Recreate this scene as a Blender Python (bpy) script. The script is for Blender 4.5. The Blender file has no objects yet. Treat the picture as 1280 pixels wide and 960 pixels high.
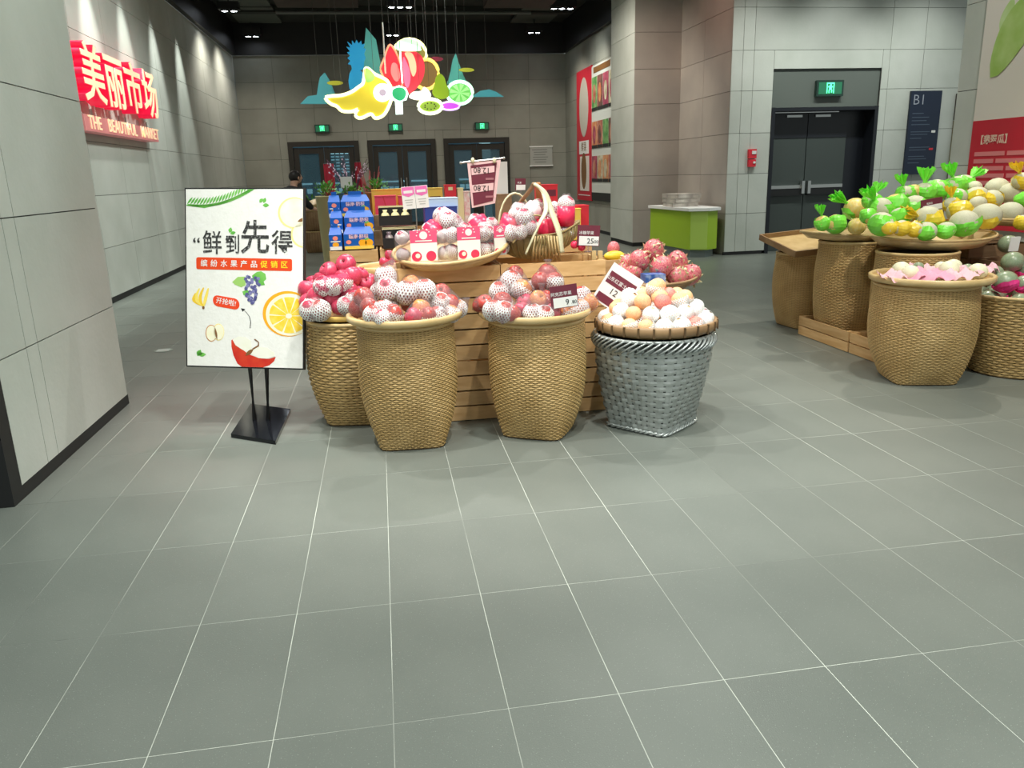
import bpy, bmesh, math, random
from mathutils import Vector, Matrix, Euler, noise
PI = math.pi
sc = bpy.context.scene
COL = sc.collection
rnd = random.Random(7)

# ------------------------------------------------------------------ camera
CAM = Vector((0, 0, 1.37)); FPX = 978.4
RT = Vector((0.98618, -0.1628, -0.0288)); FW = Vector((0.1499, 0.954, -0.2595))
RT.normalize(); FW.normalize(); RT = (RT - FW * RT.dot(FW)).normalized(); UPV = RT.cross(FW)
cd = bpy.data.cameras.new('camera'); cam = bpy.data.objects.new('camera', cd); COL.objects.link(cam)
cam.matrix_world = Matrix(((RT.x, UPV.x, -FW.x, CAM.x), (RT.y, UPV.y, -FW.y, CAM.y), (RT.z, UPV.z, -FW.z, CAM.z), (0, 0, 0, 1)))
cd.sensor_fit = 'HORIZONTAL'; cd.sensor_width = 36; cd.lens = FPX / 1280 * 36; cd.clip_start = 0.05; cd.clip_end = 200
sc.camera = cam
def at(px, py, Y):      # point of the place seen at a photograph pixel, at depth Y
    d = FW + RT * ((px - 640) / FPX) - UPV * ((py - 480) / FPX)
    return CAM + d * (Y / d.y)
# ------------------------------------------------------------------ world, lamps, exposure
w = bpy.data.worlds.new('world'); sc.world = w; w.use_nodes = True
w.node_tree.nodes['Background'].inputs[0].default_value = (0.86, 0.95, 0.92, 1)
w.node_tree.nodes['Background'].inputs[1].default_value = 0.34
sc.view_settings.view_transform = 'Standard'; sc.view_settings.look = 'None'
sc.view_settings.exposure = 0.30; sc.view_settings.gamma = 1
def lamp(kind, loc, energy, color=(1, .97, .92), target=None, size=0.1, spot=70, blend=.5, sx=None, sy=None):
    l = bpy.data.lights.new(kind.lower() + '_light', kind); l.energy = energy; l.color = color
    o = bpy.data.objects.new(kind.lower() + '_light', l); COL.objects.link(o); o.location = loc
    t = Vector(target) if target else Vector(loc) - Vector((0, 0, 1))
    o.rotation_euler = (t - Vector(loc)).to_track_quat('-Z', 'Y').to_euler()
    if kind == 'SPOT': l.spot_size = math.radians(spot); l.spot_blend = blend; l.shadow_soft_size = size
    if kind == 'AREA': l.shape = 'RECTANGLE'; l.size = sx; l.size_y = sy
    return o
WARM = (1, .93, .80); NEUT = (1, .98, .92); COOL = (.95, 1, .93)
# accent spots over the fruit islands
lamp('SPOT', (-0.9, 3.3, 4.45), 300, NEUT, (0.3, 4.3, .5), .05, 60, .7)
lamp('SPOT', (0.9, 2.9, 4.45), 300, NEUT, (0.9, 4.2, .5), .05, 60, .7)
lamp('SPOT', (-1.0, 5.4, 4.45), 260, NEUT, (0.6, 4.9, .7), .05, 60, .7)
lamp('SPOT', (2.4, 5.6, 4.45), 220, NEUT, (1.0, 4.4, .6), .05, 60, .7)
lamp('SPOT', (2.9, 3.6, 4.45), 270, WARM, (3.9, 5.3, .7), .06, 64, .7)
lamp('SPOT', (5.0, 6.6, 4.45), 290, WARM, (3.9, 5.4, .8), .06, 64, .7)
lamp('SPOT', (0.4, 7.6, 4.45), 240, NEUT, (0.3, 6.3, .9), .06, 64, .7)
for y in (-0.6, 1.6):  # unseen fill spots, added to lift the front floor
    for x, e in ((-1.2, 200), (1.2, 285), (3.4, 370)): lamp('SPOT', (x, y, 4.5), e, COOL, (x, y + .2, 0), .12, 120, 1)
for y in (7.4, 9.8, 12.4):  # added fill over the aisle, raises the ambient light further back
    for x in (-1.6, 1.0, 3.6): lamp('SPOT', (x, y, 4.5), 90, COOL, (x, y + .3, 0), .12, 130, .9)
for y in (7.9, 9.3, 10.7, 12.1, 13.6, 15.2):        # wall washers along the left wall
    lamp('SPOT', (-2.78, y, 4.84), 420, COOL, (-3.24, y, 1.8), .03, 30, .8)
lamp('SPOT', (.6, 9.8, 4.7), 420, COOL, (-3.25, 10.6, 1.5), .2, 90, 1)  # broad fill spot, added to brighten the left wall
lamp('SPOT', (-.4, 6.3, 4.6), 170, (1, .30, .36), (-1.0, 4.8, 0), .15, 34, 1)
for x in (5.7, 7.0, 8.4): lamp('SPOT', (x, 10.4, 4.7), 170, COOL, (x, 12.0, .8), .1, 84, .9)
lamp('SPOT', (2.6, 13.4, 4.6), 260, WARM, (4.55, 14.6, 2.0), .1, 90, .9)  # extra spot, added to lift the middle column's left face
lamp('SPOT', (3.6, 17.3, 4.8), 110, COOL, (4.9, 18.0, 1.9), .1, 90, .9)  # unseen spot added to brighten the food posters
lamp('SPOT', (3.9, 11.6, 4.8), 70, (1, .62, .52), (5.4, 13.2, 2.4), .1, 80, .9)  # reddish spot with no seen source, added to tint the recess wall
for x in (-2.66, 0.6, 3.93):
    for y in (17.2, 19.0): lamp('SPOT', (x, y, 4.5), 120, WARM, (x, y + .5, 0), .06, 130, .9)
lamp('SPOT', (4.6, 5.2, 4.8), 120, COOL, (5.6, 6.4, 1.9), .1, 90, .9)
lamp('SPOT', (.2, 3.8, 4.6), 290, (.88, 1, .92), (-1.7, 4.6, 1.2), .2, 90, .9)  # added fill to lighten the left pillar face

# ------------------------------------------------------------------ materials
MATS = {}
def mat(name, col, rough=.5, metal=0, col2=None, nscale=8, bump=0, bscale=40, emit=0, spec=.5, rand=0, stretch=None, mix=.5, coat=0, trans=0, sss=0):
    if name in MATS: return MATS[name]
    m = bpy.data.materials.new(name); m.use_nodes = True; nt = m.node_tree; N = nt.nodes; L = nt.links
    b = N['Principled BSDF']; b.inputs['Roughness'].default_value = rough; b.inputs['Metallic'].default_value = metal
    b.inputs['Specular IOR Level'].default_value = spec; b.inputs['Coat Weight'].default_value = coat
    c4 = (*col, 1); b.inputs['Base Color'].default_value = c4
    tc = N.new('ShaderNodeTexCoord'); vec = tc.outputs['Object']
    if stretch:
        mp = N.new('ShaderNodeMapping'); mp.inputs['Scale'].default_value = stretch; L.new(vec, mp.inputs[0]); vec = mp.outputs[0]
    cur = None
    if col2:
        n = N.new('ShaderNodeTexNoise'); n.inputs['Scale'].default_value = nscale; n.inputs['Detail'].default_value = 5; L.new(vec, n.inputs[0])
        r = N.new('ShaderNodeValToRGB'); r.color_ramp.elements[0].position = mix - .16; r.color_ramp.elements[1].position = mix + .16
        r.color_ramp.elements[0].color = c4; r.color_ramp.elements[1].color = (*col2, 1); L.new(n.outputs[0], r.inputs[0]); cur = r.outputs[0]
    if rand:
        oi = N.new('ShaderNodeObjectInfo'); mr = N.new('ShaderNodeMapRange'); mr.inputs[3].default_value = 1 - rand; mr.inputs[4].default_value = 1 + rand
        L.new(oi.outputs['Random'], mr.inputs[0]); hs = N.new('ShaderNodeHueSaturation'); L.new(mr.outputs[0], hs.inputs['Value'])
        if cur: L.new(cur, hs.inputs['Color'])
        else: hs.inputs['Color'].default_value = c4
        cur = hs.outputs[0]
    if cur: L.new(cur, b.inputs['Base Color'])
    if bump:
        n2 = N.new('ShaderNodeTexNoise'); n2.inputs['Scale'].default_value = bscale; L.new(vec, n2.inputs[0])
        bp = N.new('ShaderNodeBump'); bp.inputs['Strength'].default_value = bump; bp.inputs['Distance'].default_value = .01
        L.new(n2.outputs[0], bp.inputs['Height']); L.new(bp.outputs[0], b.inputs['Normal'])
    if emit:
        b.inputs['Emission Strength'].default_value = emit; b.inputs['Emission Color'].default_value = c4
        if cur: L.new(cur, b.inputs['Emission Color'])
    if trans:
        t = N.new('ShaderNodeBsdfTransparent'); t.inputs[0].default_value = tuple(.5 + .5 * c for c in col) + (1,)
        mx = N.new('ShaderNodeMixShader'); mx.inputs[0].default_value = trans
        L.new(b.outputs[0], mx.inputs[1]); L.new(t.outputs[0], mx.inputs[2]); L.new(mx.outputs[0], N['Material Output'].inputs[0])
    MATS[name] = m; return m
def floor_mat():
    m = mat('floor_tile_stone', (.138, .152, .136), .38, col2=(.156, .170, .152), nscale=2.2, bump=.12, bscale=260, rand=.035, spec=.5)
    nt = m.node_tree; N = nt.nodes; L = nt.links; b = N['Principled BSDF']; src = b.inputs['Base Color'].links[0].from_socket
    tc = N.new('ShaderNodeTexCoord'); n = N.new('ShaderNodeTexNoise'); n.inputs['Scale'].default_value = 230; L.new(tc.outputs['Object'], n.inputs[0])
    r = N.new('ShaderNodeValToRGB'); r.color_ramp.elements[0].position = .66; r.color_ramp.elements[1].position = .74; L.new(n.outputs[0], r.inputs[0])
    mx = N.new('ShaderNodeMix'); mx.data_type = 'RGBA'; L.new(r.outputs[0], mx.inputs[0]); L.new(src, mx.inputs[6]); mx.inputs[7].default_value = (.32, .35, .31, 1)
    L.new(mx.outputs[2], b.inputs['Base Color'])
    return m
M_TILE = floor_mat()
M_GROUT = mat('floor_grout', (.66, .68, .61), .8, col2=(.13, .14, .125), nscale=1.0, mix=.50)
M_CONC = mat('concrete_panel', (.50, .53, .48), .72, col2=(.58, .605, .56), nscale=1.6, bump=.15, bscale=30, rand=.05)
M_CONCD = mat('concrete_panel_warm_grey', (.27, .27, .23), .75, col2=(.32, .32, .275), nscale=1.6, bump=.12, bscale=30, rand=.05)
M_CONCR = mat('concrete_panel_rosy_light_shade', (.33, .30, .27), .75, col2=(.39, .35, .31), nscale=1.6, bump=.12, bscale=30, rand=.05)  # red light and shade on these faces put into the panel colour
M_JOINT = mat('joint_shadow_gap', (.07, .075, .07), .9)
M_BLACK = mat('matt_black', (.012, .012, .013), .5)
M_GLOSSB = mat('gloss_black_metal', (.008, .009, .012), .10, spec=.35)
M_CEIL = mat('dark_ceiling', (.018, .022, .018), .9, col2=(.03, .034, .028), nscale=2)
M_CEILP = mat('ceiling_grey_panel', (.07, .085, .072), .85, col2=(.09, .10, .085), nscale=2)
M_DUCT = mat('brown_duct', (.035, .018, .014), .6, col2=(.05, .03, .022), nscale=3)
M_WOOD = mat('pine_slat', (.70, .46, .22), .55, col2=(.56, .33, .13), nscale=4, stretch=(1.2, 9, 9), bump=.1, bscale=30, rand=.12)
M_WOODD = mat('old_wood', (.30, .19, .10), .6, col2=(.22, .13, .065), nscale=4, stretch=(1.2, 9, 9), rand=.1)
M_BAM = mat('woven_bamboo', (.60, .405, .17), .5, col2=(.46, .29, .105), nscale=7, bump=.1, rand=.06)
M_BAMS = mat('bamboo_stake', (.54, .36, .15), .5, col2=(.43, .27, .10), nscale=9)
M_BAMI = mat('bamboo_dark_gap_shade', (.12, .07, .025), .7, col2=(.09, .05, .02), nscale=9)  # kept dark so the weave gaps carry shade in their colour
M_BAMR = mat('bamboo_rim_pale', (.68, .50, .25), .4, col2=(.56, .39, .17), nscale=10, coat=.15)
M_BAMB = mat('bamboo_brown', (.34, .21, .10), .5, col2=(.26, .15, .07), nscale=8, rand=.06)
M_BAMG = mat('bamboo_greenish', (.46, .37, .16), .42, col2=(.36, .27, .11), nscale=9, coat=.2)
M_RIBB = mat('pale_ribbon_strip', (.72, .68, .46), .4, col2=(.62, .60, .38), nscale=12)
M_SILV = mat('silver_painted_weave', (.46, .49, .48), .33, metal=.45, col2=(.34, .37, .36), nscale=5, bump=.1)
M_SILD = mat('silver_gap_shade', (.06, .065, .06), .6)  # near-black inner wall, shade between the silver strips put into colour
M_APPLE = mat('apple_skin_red', (.40, .018, .03), .22, col2=(.62, .17, .09), nscale=16, stretch=(1, 1, .3), mix=.58, rand=.2, coat=.3)
M_APPLEP = mat('apple_skin_pink', (.46, .022, .07), .22, col2=(.55, .07, .12), nscale=14, rand=.2, coat=.3)
M_APPLEY = mat('apple_skin_yellow', (.74, .40, .10), .25, col2=(.66, .14, .07), nscale=9, rand=.1, coat=.3)
M_STEM = mat('fruit_stem', (.10, .055, .02), .8)
M_NET = mat('white_foam_net', (.86, .85, .83), .6, rand=.05)
M_FILM = mat('clear_film', (.70, .62, .64), .07, trans=.88, coat=1)
M_FILMP = mat('pink_film', (.80, .12, .26), .15, trans=.70, coat=1)
M_PEACH = mat('peach_skin', (.86, .40, .22), .6, col2=(.90, .62, .30), nscale=9, rand=.1)
M_PEACHR = mat('peach_skin_red', (.80, .13, .16), .55, col2=(.86, .36, .24), nscale=10, rand=.1)
M_DRAG = mat('dragon_fruit_skin', (.50, .02, .09), .35, col2=(.72, .30, .26), nscale=10, rand=.15, coat=.4)
M_DRAGS = mat('dragon_fruit_scale', (.50, .60, .22), .5, col2=(.78, .60, .45), nscale=14)
M_MANGO = mat('mango_skin', (.88, .58, .03), .35, col2=(.80, .66, .06), nscale=6)
M_MELONY = mat('yellow_melon_skin', (.86, .60, .13), .4, col2=(.84, .70, .32), nscale=7, stretch=(1, 1, .25))
M_MELONP = mat('pale_netted_melon_skin', (.66, .66, .50), .6, col2=(.56, .56, .40), nscale=22, bump=.2)
M_MELONG = mat('grey_green_melon_skin', (.30, .36, .24), .3, col2=(.22, .30, .18), nscale=14, coat=.4)
M_GUAVA = mat('cream_fruit_skin', (.84, .82, .62), .45, col2=(.76, .76, .52), nscale=8)
M_GWRAP = mat('green_wrapper', (.24, .92, .08), .3, trans=.12, coat=.5)
M_YWRAP = mat('yellow_wrapper', (.98, .74, .05), .3, trans=.12, coat=.5)
M_PTISS = mat('pink_tissue', (.88, .52, .60), .8, trans=.1)
M_MNET = mat('magenta_net', (.85, .05, .28), .5)
M_REDW = mat('red_wrap_label', (.86, .03, .10), .3, coat=.4)
M_PINKL = mat('pink_label', (.85, .10, .22), .4)
M_WHITE = mat('white_print', (.85, .85, .83), .5)
M_PAPER = mat('poster_paper', (.84, .83, .79), .6, col2=(.87, .86, .83), nscale=30, bump=.12, bscale=60)
M_MARO = mat('maroon_print', (.16, .025, .045), .45)
M_INK = mat('black_ink', (.02, .02, .02), .6)
M_INKT = mat('brushed_black_ink', (.025, .025, .025), .6, col2=(.5, .5, .5), nscale=90, mix=.68)
M_ORED = mat('orange_red_print', (.80, .06, .005), .5)
M_YEL = mat('yellow_print', (1, .75, .02), .5)
M_ORNG = mat('orange_peel_print', (.95, .42, .01), .5)
M_ORNF = mat('orange_flesh_print', (.98, .62, .02), .5, col2=(.98, .72, .12), nscale=30)
M_CREAM = mat('cream_flesh_print', (.93, .88, .62), .5, col2=(.95, .92, .76), nscale=14)
M_APPW = mat('apple_flesh_print', (.90, .88, .80), .5, col2=(.86, .86, .72), nscale=14)
M_RPRN = mat('red_apple_print', (.55, .008, .008), .5, col2=(.66, .05, .015), nscale=12)
M_GPRN = mat('leaf_green_print', (.10, .42, .05), .5, col2=(.2, .55, .1), nscale=14)
M_GRAPE = mat('grape_print', (.06, .06, .20), .4, col2=(.14, .14, .34), nscale=30)
M_BROWN = mat('brown_print', (.22, .10, .03), .5)
M_BLUE = mat('blue_carton', (.0, .10, .44), .4, rand=.05)
M_CORAL = mat('coral_print', (.95, .28, .20), .5)
M_REDC = mat('red_carton', (.75, .03, .05), .4)
M_PRED = mat('pink_red_carton', (.86, .06, .13), .35)
M_YELC = mat('yellow_carton', (.88, .62, .10), .45)
M_CREC = mat('cream_carton', (.80, .70, .38), .5)
M_LBLU = mat('pale_blue_carton', (.55, .70, .88), .4)
M_LIME = mat('lime_laminate', (.38, .58, .03), .35)
M_LIME2 = mat('lime_laminate_pale', (.46, .66, .12), .35)
M_STEEL = mat('brushed_steel', (.55, .56, .55), .3, metal=.9)
M_PLIN = mat('grey_plinth', (.20, .24, .24), .4)
M_DOOR = mat('charcoal_door', (.055, .068, .064), .4, rand=.03)
M_DOORD = mat('charcoal_door_dark_band', (.012, .014, .02), .35)
M_LINT = mat('grey_lintel', (.13, .15, .135), .5)
M_FRAME = mat('dark_door_frame', (.030, .026, .022), .4)
M_GLASS = mat('door_glass_blue', (.10, .20, .26), .06, trans=.55, coat=1)
M_NIGHT = mat('street_wall_blue_glow', (.03, .10, .15), .8, col2=(.05, .13, .19), nscale=2, emit=.25)  # wall itself emits faintly, twilight glow put into the material
M_LITW = mat('street_shop_light', (.45, .85, .95), .5, emit=1.6)
M_GEXIT = mat('exit_green_light', (.08, .9, .35), .5, emit=2.2)
M_GLOWG = mat('exit_green_dim', (.02, .16, .08), .5, emit=.3)
M_SPOT = mat('lamp_light', (.85, .92, 1), .5, emit=30)
M_CREML = mat('lit_cream_letter', (.95, .66, .42), .5, emit=.45)
M_REDL = mat('lit_red_side', (.80, .01, .06), .4, emit=.5)
M_PINKS = mat('lit_pink_acrylic', (.70, .24, .24), .4, emit=.12)
M_NAVY = mat('navy_sign', (.012, .022, .05), .4)
M_SIGNT = mat('sign_grey_text', (.35, .38, .45), .5)
M_POSTR = mat('poster_red', (.62, .015, .04), .5, col2=(.56, .02, .04), nscale=3)
M_POSTP = mat('poster_pink_text', (.80, .25, .26), .5)
M_POSTW = mat('poster_cream', (.80, .74, .68), .5)
M_POD = mat('poster_pod_green', (.36, .56, .12), .5, col2=(.50, .68, .24), nscale=5)
M_LEAF = mat('leaf_green', (.06, .26, .03), .5, col2=(.14, .40, .06), nscale=12, rand=.1)
M_TERR = mat('terracotta', (.50, .20, .09), .7)
M_COAT = mat('black_coat', (.010, .011, .013), .75)
M_SKIN = mat('skin', (.62, .38, .28), .5)
M_HAIR = mat('black_hair', (.010, .008, .008), .5)
M_CLOTHR = mat('red_cloth', (.35, .01, .03), .7)
M_WIRE = mat('thin_wire', (.35, .36, .33), .4, metal=.6)
def neon(n, c, e): return mat('lit_' + n, c, .4, emit=e)

# ------------------------------------------------------------------ helpers
def link(o, parent=None):
    COL.objects.link(o)
    if parent: o.parent = parent
    return o
class MB:
    def __init__(s): s.v = []; s.f = []; s.m = []
    def add(s, vs, fs, mi=0, M=None):
        b = len(s.v)
        s.v += [tuple(M @ Vector(p)) if M else tuple(p) for p in vs]
        s.f += [tuple(i + b for i in f) for f in fs]; s.m += [mi] * len(fs); return s
    def box(s, c, d, mi=0, rz=0, M=None):
        x, y, z = [k / 2 for k in d]
        vs = [(i * x, j * y, k * z) for k in (-1, 1) for j in (-1, 1) for i in (-1, 1)]
        fs = [(0, 2, 3, 1), (4, 5, 7, 6), (0, 1, 5, 4), (2, 6, 7, 3), (0, 4, 6, 2), (1, 3, 7, 5)]
        T = Matrix.Translation(c) @ Matrix.Rotation(rz, 4, 'Z')
        return s.add(vs, fs, mi, (M @ T) if M else T)
    def tube(s, path, r, n=8, closed=False, mi=0, flat=1.0, cap=True):
        P = [Vector(p) for p in path]; k = len(P); rs = r if isinstance(r, (list, tuple)) else [r] * k
        ref = Vector((0, 0, 1)); vs = []
        for i, p in enumerate(P):
            t = (P[(i + 1) % k] - P[i - 1]) if closed else (P[min(i + 1, k - 1)] - P[max(i - 1, 0)])
            t = t.normalized() if t.length > 1e-9 else Vector((0, 0, 1))
            a = t.cross(ref)
            if a.length < .05: a = t.cross(Vector((1, 0, 0)))
            a.normalize(); b = a.cross(t)
            for j in range(n):
                th = 2 * PI * j / n; vs.append(p + a * (math.cos(th) * rs[i]) + b * (math.sin(th) * rs[i] * flat))
        fs = [(i * n + j, i * n + (j + 1) % n, ((i + 1) % k) * n + (j + 1) % n, ((i + 1) % k) * n + j) for i in range(k if closed else k - 1) for j in range(n)]
        if cap and not closed: fs += [tuple(range(n))[::-1], tuple((k - 1) * n + j for j in range(n))]
        return s.add(vs, fs, mi)
    def lathe(s, prof, n=24, c=(0, 0, 0), mi=0, close=False, M=None):
        vs = [(c[0] + r * math.cos(2 * PI * j / n), c[1] + r * math.sin(2 * PI * j / n), c[2] + z) for r, z in prof for j in range(n)]
        k = len(prof); fs = [(i * n + j, i * n + (j + 1) % n, ((i + 1) % k) * n + (j + 1) % n, ((i + 1) % k) * n + j) for i in range(k if close else k - 1) for j in range(n)]
        if not close:
            if prof[0][0] > 1e-4: fs.append(tuple(range(n))[::-1])
            if prof[-1][0] > 1e-4: fs.append(tuple((k - 1) * n + j for j in range(n)))
        return s.add(vs, fs, mi, M)
    def ball(s, c, r, n=12, m=8, mi=0, M=None):
        r = r if isinstance(r, (tuple, list)) else (r, r, r)
        vs = [(0, 0, -1)] + [(math.sin(PI * i / m) * math.cos(2 * PI * j / n), math.sin(PI * i / m) * math.sin(2 * PI * j / n), -math.cos(PI * i / m)) for i in range(1, m) for j in range(n)] + [(0, 0, 1)]
        fs = [(0, 1 + (j + 1) % n, 1 + j) for j in range(n)]
        for i in range(m - 2): fs += [(1 + i * n + j, 1 + i * n + (j + 1) % n, 1 + (i + 1) * n + (j + 1) % n, 1 + (i + 1) * n + j) for j in range(n)]
        l = len(vs) - 1; fs += [(l, 1 + (m - 2) * n + j, 1 + (m - 2) * n + (j + 1) % n) for j in range(n)]
        T = Matrix.Translation(c) @ Matrix.Diagonal((*r, 1)); return s.add(vs, fs, mi, (M @ T) if M else T)
    def prism(s, pts, d, mi=0, M=None, z0=0):     # outline in local xy, thickness along z
        n = len(pts)
        vs = [(x, y, z0) for x, y in pts] + [(x, y, z0 + d) for x, y in pts]
        fs = [tuple(range(n))[::-1], tuple(range(n, 2 * n))] + [(i, (i + 1) % n, n + (i + 1) % n, n + i) for i in range(n)]
        return s.add(vs, fs, mi, M)
    def mesh(s, mats, smooth=False):
        me = bpy.data.meshes.new('mesh'); me.from_pydata(s.v, [], s.f)
        for m in (mats if isinstance(mats, (list, tuple)) else [mats]): me.materials.append(m)
        me.polygons.foreach_set('material_index', s.m)
        me.polygons.foreach_set('use_smooth', [smooth] * len(s.f)); me.update(); return me
    def ob(s, name, mats, parent=None, smooth=False, loc=None, rot=None):
        me = s.mesh(mats, smooth); me.name = name; return put(name, me, parent, loc, rot)
def put(name, me, parent=None, loc=None, rot=None, scale=None):
    o = bpy.data.objects.new(name, me); link(o, parent)
    if loc is not None: o.location = loc
    if rot is not None: o.rotation_euler = rot
    if scale is not None: o.scale = scale if isinstance(scale, (tuple, list)) else (scale,) * 3
    return o
def tag(o, label, cat, group=None):
    o['label'] = label; o['category'] = cat
    if group: o['group'] = group
    return o
def thing(name, label, cat, loc=(0, 0, 0), rz=0, group=None, rot=None):
    o = bpy.data.objects.new(name, None); o.empty_display_size = .1; link(o); o.location = loc
    o.rotation_euler = rot if rot else (0, 0, rz); return tag(o, label, cat, group)
def struct(o, label=None):
    o['kind'] = 'structure'
    if label: o['label'] = label
    return o
KIDS = {}
def copytree(o, loc=None, rz=None, parent=None):
    c = o.copy(); COL.objects.link(c); c.parent = parent
    if loc is not None: c.location = loc
    if rz is not None: c.rotation_euler = (0, 0, rz)
    for ch in o.children: copytree(ch, None, None, c)
    return c
def text(body, size, mt, parent, M, name='lettering', ext=.0006, bold=0, align='CENTER'):
    c = bpy.data.curves.new('t', 'FONT'); c.body = body; c.size = size; c.extrude = ext; c.offset = bold; c.align_x = align; c.align_y = 'CENTER'; c.resolution_u = 2
    o = bpy.data.objects.new('t', c); COL.objects.link(o)
    me = bpy.data.meshes.new_from_object(o.evaluated_get(bpy.context.evaluated_depsgraph_get()))
    bpy.data.objects.remove(o); bpy.data.curves.remove(c)
    me.transform(M); me.materials.clear(); me.materials.append(mt); me.name = name
    return put(name, me, parent)
def frame(o, u, v):      # matrix mapping local x->u, y->v, z->u x v at origin o
    u = Vector(u).normalized(); v = Vector(v); v = (v - u * v.dot(u)).normalized(); n = u.cross(v)
    return Matrix(((u.x, v.x, n.x, o[0]), (u.y, v.y, n.y, o[1]), (u.z, v.z, n.z, o[2]), (0, 0, 0, 1)))
def circ(x, y, rx, ry=None, n=24, a0=0, a1=2 * PI):
    ry = ry or rx; k = n if abs(a1 - a0) > 6.28 else n + 1
    return [(x + rx * math.cos(a0 + (a1 - a0) * i / n), y + ry * math.sin(a0 + (a1 - a0) * i / n)) for i in range(k)]
def smooth_closed(pts, k=4):
    out = []; n = len(pts)
    for i in range(n):
        p0, p1, p2, p3 = [Vector(pts[(i + j) % n]) for j in (-1, 0, 1, 2)]
        for t in [j / k for j in range(k)]:
            out.append(.5 * ((2 * p1) + (-p0 + p2) * t + (2 * p0 - 5 * p1 + 4 * p2 - p3) * t * t + (-p0 + 3 * p1 - 3 * p2 + p3) * t ** 3))
    return out

# ================================================================== SETTING
# floor: grout bed, tiles 0.30 x 0.60 as parts where they show largest, the rest joined
TW, TD, TX, TY = .3024, .600, -.0601, 1.7665
fb = MB(); fb.box((3, 12, -.0505), (16, 30, .10)); floor = struct(fb.ob('floor', M_GROUT), 'grey stone tile floor with pale joints')
tb = MB(); g = .0025; zt = .0
x, y = TW / 2 - g / 2, TD / 2 - g / 2
tb.add([(-x, -y, 0), (x, -y, 0), (x, y, 0), (-x, y, 0), (-x, -y, -.0005), (x, -y, -.0005), (x, y, -.0005), (-x, y, -.0005)],
       [(0, 1, 2, 3), (0, 4, 5, 1), (1, 5, 6, 2), (2, 6, 7, 3), (3, 7, 4, 0)])
tile_me = tb.mesh(M_TILE); tile_me.name = 'tile'
cells = []
for i in range(-15, 36):
    for j in range(-4, 33):
        cx, cy = TX + (i + .5) * TW, TY + (j + .5) * TD
        if cx > 5.6 and cy > 12.3: continue
        if cx < -3.3 or (cx + TW / 2 < -1.72 and 3.65 < cy < 5.2): continue
        if cx > 10.5: continue
        d = Vector((cx, cy, 0)) - CAM; z = d.dot(FW)
        vis = z > .5 and abs(FPX * d.dot(RT) / z) < 700 and -FPX * d.dot(UPV) / z < 560
        cells.append((0 if vis else 1, z, cx, cy))
cells.sort()
rest = MB()
for k, (a, z, cx, cy) in enumerate(cells):
    if k < 300: put('tile', tile_me, floor, (cx, cy, 0))
    else: rest.add([(p[0] + cx, p[1] + cy, p[2]) for p in tb.v], tb.f)
ro = rest.ob('distant_tiles', M_TILE, floor); ro['kind'] = 'stuff'

def panel_wall(name, o, u, length, z0, z1, us, zs, mt, thick, n, holes=(), label=None, gap=.006, proud=.012, back=M_JOINT):
    """wall backing plus proud panels; o is the foot of the face, u runs along it, n points into the room"""
    u = Vector(u); n = Vector(n); o = Vector(o)
    def rects(cells):
        for h in holes:
            nxt = []
            for (a, b, c, d) in cells:
                if h[0] >= b or h[1] <= a or h[2] >= d or h[3] <= c: nxt.append((a, b, c, d)); continue
                if a < h[0]: nxt.append((a, h[0], c, d))
                if b > h[1]: nxt.append((h[1], b, c, d))
                m0, m1 = max(a, h[0]), min(b, h[1])
                if c < h[2]: nxt.append((m0, m1, c, h[2]))
                if d > h[3]: nxt.append((m0, m1, h[3], d))
            cells = nxt
        return cells
    bk = MB()
    def slab(mb, r, d0, d1):
        a, b, c, d = r; c0 = o + u * ((a + b) / 2) + n * ((d0 + d1) / 2); 
        sz = [abs(u[k]) * (b - a) + abs(n[k]) * (d1 - d0) for k in range(3)]; sz[2] = d - c
        mb.box((c0.x, c0.y, (c + d) / 2), sz)
    e_ = .016 if abs(n.y) > .5 else 0
    for r in rects([(e_, length - e_, z0, z1)]): slab(bk, r, -thick, -proud)
    wl = struct(bk.ob(name, back), label)
    ue = [0] + [k for k in us if 0 < k < length] + [length]; ze = [z0] + [k for k in zs if z0 < k < z1] + [z1]
    for i in range(len(ue) - 1):
        for j in range(len(ze) - 1):
            for r in rects([(ue[i], ue[i + 1], ze[j], ze[j + 1])]):
                if r[1] - r[0] < .03 or r[3] - r[2] < .03: continue
                p = MB(); slab(p, (r[0] + gap / 2, r[1] - gap / 2, r[2] + gap / 2, r[3] - gap / 2), -proud, 0); p.ob('panel', mt, wl)
    return wl
ZS = [.65, 1.26, 1.87, 2.49, 3.07, 3.67, 4.28]
CZ = 5.0
panel_wall('wall_left', (-3.25, 5.2, 0), (0, 1, 0), 15.7, .07, 4.28, [1.2 * k for k in range(1, 14)], ZS, M_CONC, .2, (1, 0, 0), label='long pale concrete panel wall carrying the red lit letters')
bw_doors = [(-2.166, -.431), (-.213, 1.494), (1.70, 3.394)]
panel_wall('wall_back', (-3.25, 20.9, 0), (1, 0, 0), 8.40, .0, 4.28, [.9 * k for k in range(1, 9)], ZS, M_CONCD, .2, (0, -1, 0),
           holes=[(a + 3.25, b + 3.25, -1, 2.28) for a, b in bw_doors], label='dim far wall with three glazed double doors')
panel_wall('wall_right', (4.9, 15.55, 0), (0, 1, 0), 5.35, .07, 4.28, [1.2, 2.4, 3.6, 4.8], ZS, M_CONCD, .2, (-1, 0, 0), label='far right wall behind the food posters')
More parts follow.
